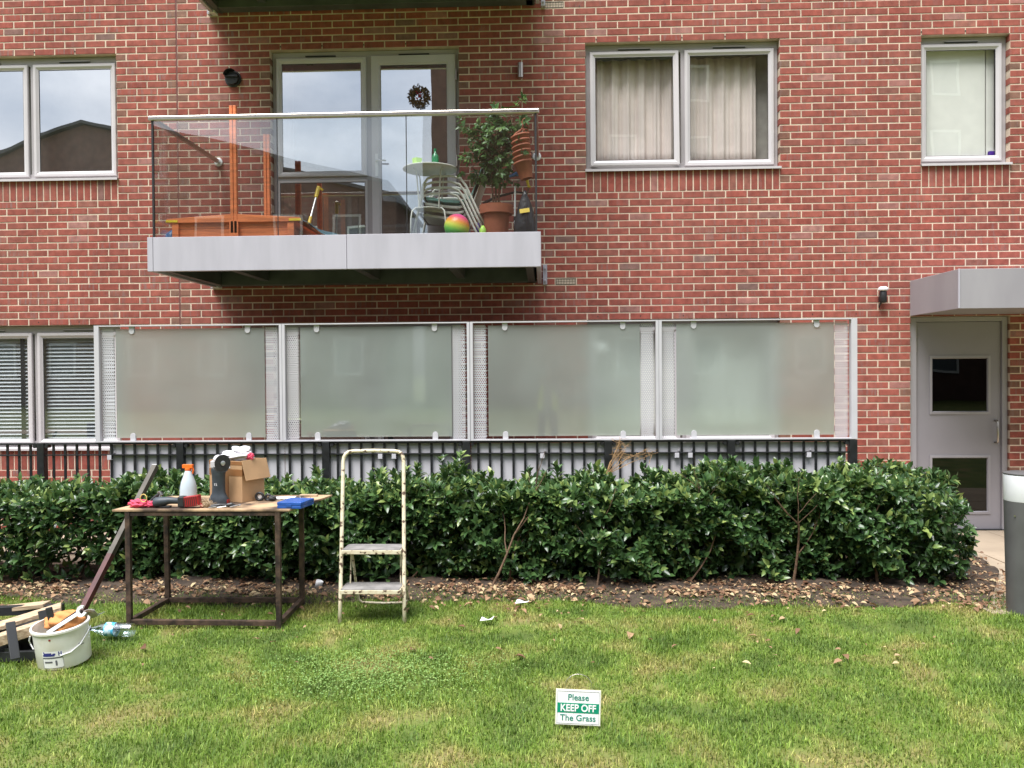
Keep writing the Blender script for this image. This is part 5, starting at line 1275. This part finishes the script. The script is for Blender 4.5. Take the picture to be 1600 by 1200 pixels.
patch('label_print', 'greyprint', -41, 2, .078, .086, .0012)
for a0 in (-42, 2): patch('label_print', 'greyprint', a0, a0+.6, .02, .08, .0012, 2)
patch('label_print', 'greyprint', -41, 2, .020, .0215, .0012); patch('label_print', 'greyprint', -38, -20, .052, .062, .0012); patch('label_print', 'greyprint', -14, -10, .035, .066, .0012, 2)
patch('label_print', 'greyprint', 36, 52, .115, .119, .0012); patch('label_print', 'greyprint', 38, 47, .123, .129, .0012); patch('label_print', 'red', -22, -18, .185, .195, .0012)
hp = [onb(-86, .235, .006)] + [onb(-86+6, .235-.0, .02)]
q = MB().ring([onb(-80, .20, .01), onb(-84, .17, .018), onb(-86, .15, .014), onb(-78, .12, .004)], .0035, n=6); q.build('handle', M['white'], t)
q = MB().ring([onb(80, .19, .010), onb(62, .17, .010), onb(40, .125, .008), onb(18, .098, .006), onb(-2, .092, .005)], .004, n=6); q.build('handle', M['white'], t)
def inb(nm, m, lab, cat, fn):
    th_ = thing(nm, lab, cat, (bxc, byc, .2)); fn(th_); return th_
def f1(o):
    blob(bxc-.02, byc+.03, .225, .10, .07, .055, amp=.25, seed=21, f=3.2).build('cloth', mat('orange_cloth', (.62, .26, .08), .8, var=.12), o, smooth=True)
inb('orange_rag', 0, 'orange rag bundled inside the white bucket', 'rag', f1)
def f2_(o):
    q = MB(); q.T = Matrix.Translation((bxc+.03, byc+.06, .26)) @ Matrix.Rotation(R(-8), 4, 'Y') @ Matrix.Rotation(R(-35), 4, 'X')
    q.grid(lambda u, v: (-.13+.26*u, -.02+.12*v, .012*math.sin(u*9+v*5)+.02*u*v), 12, 6); q.build('bag_film', mat('clear_bag', (.66, .62, .58), .3, trans=.3), o, smooth=True, solid=.002)
inb('clear_plastic_bag', 0, 'translucent plastic bag standing up at the back of the bucket', 'plastic bag', f2_)
def f3(o):
    q = MB(); q.T = Matrix.Translation((bxc+.02, byc-.03, .245)) @ Matrix.Rotation(R(-34), 4, 'Y'); q.box(-.12, .10, -.014, .014, -.012, .012); q.build('channel', M['dark'], o, bevel=.003)
    q = MB(); q.T = Matrix.Translation((bxc+.035, byc-.01, .255)) @ Matrix.Rotation(R(-30), 4, 'Y'); q.box(-.10, .09, -.012, .012, -.008, .008); q.build('channel', M['rust'], o, bevel=.003)
inb('black_bar', 0, 'pair of black metal bars sticking out of the bucket', 'metal bars', f3)
def f4(o):
    q = MB(); q.T = Matrix.Translation((bxc-.07, byc-.02, .265)) @ Matrix.Rotation(R(-12), 4, 'Y'); q.box(-.019, .019, -.008, .008, -.10, .06); q.build('strap_bar', M['dark'], o, bevel=.004)
inb('flat_bar', 0, 'flat black handle standing at the left inside of the bucket', 'handle', f4)
def f5(o):
    TW = Matrix.Translation((bxc+.06, byc-.075, .262)) @ Matrix.Rotation(R(-32), 4, 'Y') @ Matrix.Rotation(R(-20), 4, 'X'); q = MB(); q.T = TW
    q.box(-.14, .075, -.004, .004, -.011, .011)
    c = [(.105+.034*math.cos(R(a)), -.005, .034*math.sin(R(a))) for a in range(42, 319, 12)] + [(.105+.016*math.cos(R(a)), -.005, .016*math.sin(R(a))) for a in range(318, 41, -12)]
    q.prism(c, (0, .010, 0)); q.build('spanner_body', M['white'], o, bevel=.001)
inb('spanner', 0, 'pale open ended spanner lying across the bucket rim', 'spanner', f5)
# ------------------------------------------------------------------ folded workbench at left
t = thing('folded_workbench', 'collapsed workbench of worn timber boards with black metal brackets at the left edge', 'workbench', (1.2, -3.8, 0))
def plank(a, b, w, h, nm='board', m='wood', rz=0):
    a, b = Vector(a), Vector(b); d = (b-a); L_ = d.length; q = MB(); T = Matrix.Translation(a) @ d.to_track_quat('X', 'Z').to_matrix().to_4x4(); q.T = T; q.box(0, L_, -w/2, w/2, -h/2, h/2); return q.build(nm, M[m], t, bevel=.003)
B_at = lambda x, y, Y: tuple(bl_at(x, y, Y))
plank(B_at(-90, 962, -3.45), B_at(74, 944, -3.42), .10, .028)
plank(B_at(-70, 1000, -4.02), B_at(96, 948, -3.74), .14, .026)
plank(B_at(-70, 1022, -4.15), B_at(66, 978, -3.98), .10, .06)
plank((.75, -3.86, .07), (1.56, -3.80, .07), .34, .11, 'frame_tray', 'dark')
for a, b in ((B_at(24, 1030, -4.2), B_at(16, 972, -4.12)), (B_at(76, 1000, -4.0), B_at(66, 954, -3.96))): plank(a, b, .05, .016, 'bracket', 'dark')
plank((.7, -4.12, .02), (1.56, -4.06, .03), .03, .06, 'foot', 'dark'); plank((.6, -3.5, .12), (1.35, -3.42, .13), .05, .06, 'frame_bar', 'dark')
plank((1.40, -4.08, .05), (1.34, -3.5, .07), .04, .06, 'cross_bar', 'dark')
# ------------------------------------------------------------------ water bottle and litter
t = thing('water_bottle', 'empty clear plastic water bottle with a blue cap lying in the grass', 'bottle', (1.8, -3.6, 0))
TT = Matrix.Translation((1.655, -3.66, .066)) @ Matrix.Rotation(R(-3), 4, 'Z') @ Matrix.Rotation(R(90), 4, 'Y')
pet = glass('clear_pet', .30, (.84, .93, .98), .12)
q = MB(); q.T = TT; q.lathe([(.012, .0), (.013, .03), (.022, .05), (.036, .09), (.043, .12), (.044, .16), (.040, .17), (.044, .18), (.044, .28), (.040, .30), (.001, .295)], n=26, caps=False); smooth_by_angle(q.build('bottle_body', pet, t), 50)
q = MB(); q.T = TT; q.lathe([(.001, -.012), (.015, -.012), (.015, .012), (.001, .012)], n=16, caps=False); q.build('cap', M['blue'], t)
q = MB(); q.T = TT; q.lathe([(.0448, .125), (.0448, .165), (.041, .17), (.0445, .18), (.0446, .19)], n=26, caps=False); q.build('label', mat('blue_label', (.08, .42, .62), .4, col2=(.55, .75, .80), lo=.45, hi=.55, scale=30), t, smooth=True)
t = tag(MB().lathe([(.001, 0), (.026, 0), (.029, .05), (.027, .052), (.022, .006)], (2.82, -2.46, .03), n=20, T=Matrix.Rotation(R(20), 4, 'Y')).build('plastic_cup', M['white'], smooth=True), 'small white plastic cup on the ground left of the stepladder', 'cup')
def scrap(px_, py_, s, lab, seed):
    d = _f + _R*((px_-800)/FPX) - _U*((py_-600)/FPX); tt = (.03-CZ)/d[2]; p = Vector((CX, -CD, CZ)) + d*tt; rr = random.Random(seed)
    q = MB().grid(lambda u, v: (p.x+(u-.5)*s*1.5+.01*v, p.y+(v-.5)*s, p.z+.012*math.sin(u*5+seed)*v+.01*u), 5, 4); return tag(q.build('paper_scrap', M['paper'], solid=.001), lab, 'litter', 'paper scraps on the grass')
scrap(815, 941, .06, 'crumpled white scrap nearest the hedge on the lawn', 1); scrap(760, 968, .055, 'white scrap lying between the stepladder and the sign', 2)

# ------------------------------------------------------------------ the far side of the court (seen mirrored in the glass)
far_b = mat('far_brick', (.12, .066, .055), .9, var=.2, scale=2.5); far_r = mat('far_roof', (.05, .05, .055), .6); far_f = M['white']
def far_house(label, x0, x1, y, h, gable=None, wins=()):
    t = thing('apartment_block', label, 'building', ((x0+x1)/2, y, 0), 'blocks across the court'); y1 = y-9
    if gable:
        gx, gh = gable; q = MB().prism([(x0, y, 0), (x1, y, 0), (x1, y, h), (gx, y, gh), (x0, y, h)], (0, y1-y, 0))
        q.build('walls', far_b, t)
        for a, b in (((x0-.3, h-.1), (gx, gh+.05)), ((gx, gh+.05), (x1+.3, h-.1))):
            MB().prism([(a[0], y+.3, a[1]), (b[0], y+.3, b[1]), (b[0], y+.3, b[1]+.18), (a[0], y+.3, a[1]+.18)], (0, y1-y-.6, 0)).build('roof', far_r, t)
    else:
        MB().box(x0, x1, y1, y, 0, h).build('walls', far_b, t); bx('roof', far_r, t, x0-.2, x1+.2, y1-.2, y+.2, h+.01, h+.25, bevel=0)
    for wx, wz, ww, wh in wins:
        w = MB().frame(wx, wx+ww, wz, wz+wh, [(0, y+.01), (0, y+.08), (.12, y+.08), (.12, y+.03)]).build('window', far_f, t)
        MB().add([(wx+.1, y+.035, wz+.1), (wx+ww-.1, y+.035, wz+.1), (wx+ww-.1, y+.035, wz+wh-.1), (wx+.1, y+.035, wz+wh-.1)], [(0, 3, 2, 1)]).build('pane', mat('far_pane', (.10, .12, .14), .08), w)
W_ = lambda xs_, zs_: [(x_, z_, 1.5, 1.9) for x_ in xs_ for z_ in zs_]
far_house('long gabled brown brick block mirrored in the top left window', -33, -3.4, -36, 11.2, (-20.5, 15.4), W_((-30, -26, -22.6, -16.6, -13, -9, -6), (1.6, 4.7, 7.8)))
far_house('tall flat roofed brick block mirrored in the curtained window', -1.4, 30, -36, 22.0, None, W_((8.2, 12.0, 17, 21, 25), (1.5, 4.9, 8.6, 12.3, 16.0)))
tag(MB().box(-40, 50, -16.5, -14.6, -.02, .01).build('far_path', M['paving']), kind='structure')

# ------------------------------------------------------------------ photographer, seen mirrored in the frosted screens and panes
def skin_body(name, verts, edges, radii, m, parent, root=0, sub=2):
    org = ORG[parent.name]; me = bpy.data.meshes.new(name); me.from_pydata([tuple(Vector(v)-org) for v in verts], edges, []); me.materials.append(m)
    o = bpy.data.objects.new(name, me); scn.collection.objects.link(o); o.parent = parent; ORG[o.name] = org
    sk = o.modifiers.new('skin', 'SKIN'); sk.use_smooth_shade = True
    for i, rr in enumerate(radii):
        sv = me.skin_vertices[0].data[i]; sv.radius = rr if isinstance(rr, tuple) else (rr, rr); sv.use_root = (i == root)
    md = o.modifiers.new('sub', 'SUBSURF'); md.levels = md.render_levels = sub
    return o
pe = thing('person', 'person in dark clothes and yellow vest holding up a phone, mirrored in the screens', 'person', (4.66, -9.30, 0))
px0, py0 = 4.66, -9.32
J = [(0,0,.98),(0,0,1.12),(0,0,1.30),(0,0,1.44),(0,.01,1.52),            # pelvis..neck 0-4
     (-.10,0,.93),(-.12,.01,.50),(-.13,-.02,.09),(-.14,.12,.04),          # left leg 5-8
     (.10,0,.93),(.12,.01,.50),(.13,-.02,.09),(.14,.12,.04),              # right leg 9-12
     (-.18,0,1.42),(-.27,.10,1.20),(-.12,.30,1.47),(.18,0,1.42),(.27,.10,1.20),(.05,.30,1.47)]   # arms 13-18
Ed = [(0,1),(1,2),(2,3),(3,4),(0,5),(5,6),(6,7),(7,8),(0,9),(9,10),(10,11),(11,12),(3,13),(13,14),(14,15),(3,16),(16,17),(17,18)]
Rd = [(.15,.11),(.14,.10),(.16,.11),(.13,.09),.055,.09,.062,.045,.045,.09,.062,.045,.045,.065,.048,.032,.065,.048,.032]
cloth_dark = mat('dark_clothes', (.03, .032, .045), .85, var=.2, bump=.2, bscale=30); skin_m = mat('skin', (.42, .24, .17), .5, var=.05)
skin_body('body', [(px0+a, py0+b, c) for a, b, c in J], Ed, Rd, cloth_dark, pe)
hd = MB(); n = 20
for_ = []
for i in range(n+1):
    t_ = math.pi*i/n
    for k_ in range(n*2):
        p_ = math.pi*k_/n; x_, y_, z_ = math.sin(t_)*math.cos(p_), math.sin(t_)*math.sin(p_), math.cos(t_)
        nose = .022*math.exp(-((x_/.13)**2+((z_+.12)/.16)**2)) if y_ > 0 else 0; jaw = 1-.22*max(0, -z_)**1.5
        for_.append((px0+.076*x_*jaw, py0+.02+.098*y_*jaw+nose, 1.68+.118*z_))
mm_ = n*2; hd.add(for_, [(i*mm_+k_, (i+1)*mm_+k_, (i+1)*mm_+(k_+1) % mm_, i*mm_+(k_+1) % mm_) for i in range(n) for k_ in range(mm_)]); hd.build('head', skin_m, pe, smooth=True)
hr = MB(); hr.grid(lambda u, v: (px0+.083*math.sin(v*1.5)*math.cos(u*6.283), py0+.012+.104*math.sin(v*1.5)*math.sin(u*6.283)-.012*v, 1.69+.122*math.cos(v*1.5)-(.03*v if math.sin(u*6.283) < .3 else -.02*v)), 32, 8); hr.build('hair', mat('dark_hair', (.03, .02, .015), .7), pe, smooth=True, solid=.006)
for sx in (-1, 1):
    MB().lathe([(.001, -.006), (.009, -.003), (.009, .003), (.001, .006)], (px0+sx*.030, py0+.112, 1.695), n=10, T=Matrix.Rotation(R(90), 4, 'X')).build('eye', M['dark'], pe)
    MB().lathe([(.001, -.006), (.022, 0), (.001, .008)], (px0+sx*.078, py0+.01, 1.68), n=12, T=Matrix.Rotation(R(90), 4, 'Y') @ Matrix.Diagonal((1.3, .7, 1, 1))).build('ear', skin_m, pe, smooth=True)
MB().ring([(px0-.022, py0+.104, 1.622), (px0, py0+.109, 1.620), (px0+.022, py0+.104, 1.622)], .005).build('mouth', M['red'], pe)
vest = mat('hi_vis', (.75, .92, .04), .6)
for sx in (-1, 1):
    g_ = MB().grid(lambda u, v: (px0+sx*(.075+.10*u*(1-.15*v))*(1+.10*math.sin(v*3)), py0+.125-.10*u**2-.02*v*(1 if v > .5 else .6), 1.00+.44*v), 6, 10); g_.build('vest_panel', vest, pe, smooth=True, solid=.006)
    g_ = MB().grid(lambda u, v: (px0+sx*(.176)*(1+.05*math.sin(v*3)), py0+.03-.14*u, 1.00+.40*v), 4, 6); g_.build('vest_panel', vest, pe, smooth=True, solid=.006)
MB().grid(lambda u, v: (px0-.17+.34*u, py0-.125, 1.00+.44*v), 6, 6).build('vest_back', vest, pe, solid=.006)
for sx, hx in ((-1, px0-.12), (1, px0+.05)):
    hy, hz = py0+.31, 1.49; tx_ = 4.565 if sx < 0 else 4.66
    V_ = [(hx, hy-.01, hz-.02), (hx+(tx_-hx)*.4, hy+.03, hz+.04), (hx+(tx_-hx)*.8, hy+.055, hz+.10)]; E_ = [(0, 1), (1, 2)]; R_ = [.030, (.034, .020), (.034, .018)]
    for q, ln in enumerate((.060, .070, .066, .052)):
        b = len(V_); z_ = hz+.075+.021*q*1.0; V_ += [(tx_-sx*.0, hy+.062, z_+.04), (tx_+(-sx)*(-.012), hy+.085, z_+.045), (tx_+(-sx)*(-.012)+(-sx)*(-.0)+(.02*(-sx)), hy+.10, z_+.05)]
        E_ += [(2, b), (b, b+1), (b+1, b+2)]; R_ += [.0095, .009, .008]
    b = len(V_); V_ += [(tx_+(-sx)*.02, hy+.05, hz+.06), (tx_+(-sx)*.035, hy+.045, hz+.10)]; E_ += [(1, b), (b, b+1)]; R_ += [.011, .009]
    skin_body('hand', V_, E_, R_, skin_m, pe)
ph = thing('phone', 'dark phone held up in both hands by the mirrored person', 'phone', (4.61, -8.93, 1.66)); bx('phone_body', M['dark'], ph, 4.575, 4.648, -8.936, -8.927, 1.585, 1.735, bevel=.003)
lc = bl_at(940, 546, -.10)
lt = thing('reflection_globe', 'pale round globe behind the third frosted screen, added for its round reflection', 'lamp', lc)  # added globe, stands in for the pale round reflection in the screen
MB().lathe([(max(.001, .070*math.cos(R(a_))), .070*math.sin(R(a_))) for a_ in range(-90, 91, 10)], lc, n=28).build('globe', M['white'], lt, smooth=True)
MB().ring([lc+Vector((0, .068, 0)), lc+Vector((0, .10, 0)), lc+Vector((0, .185, 0))], .012).build('globe_arm', M['dark'], lt)
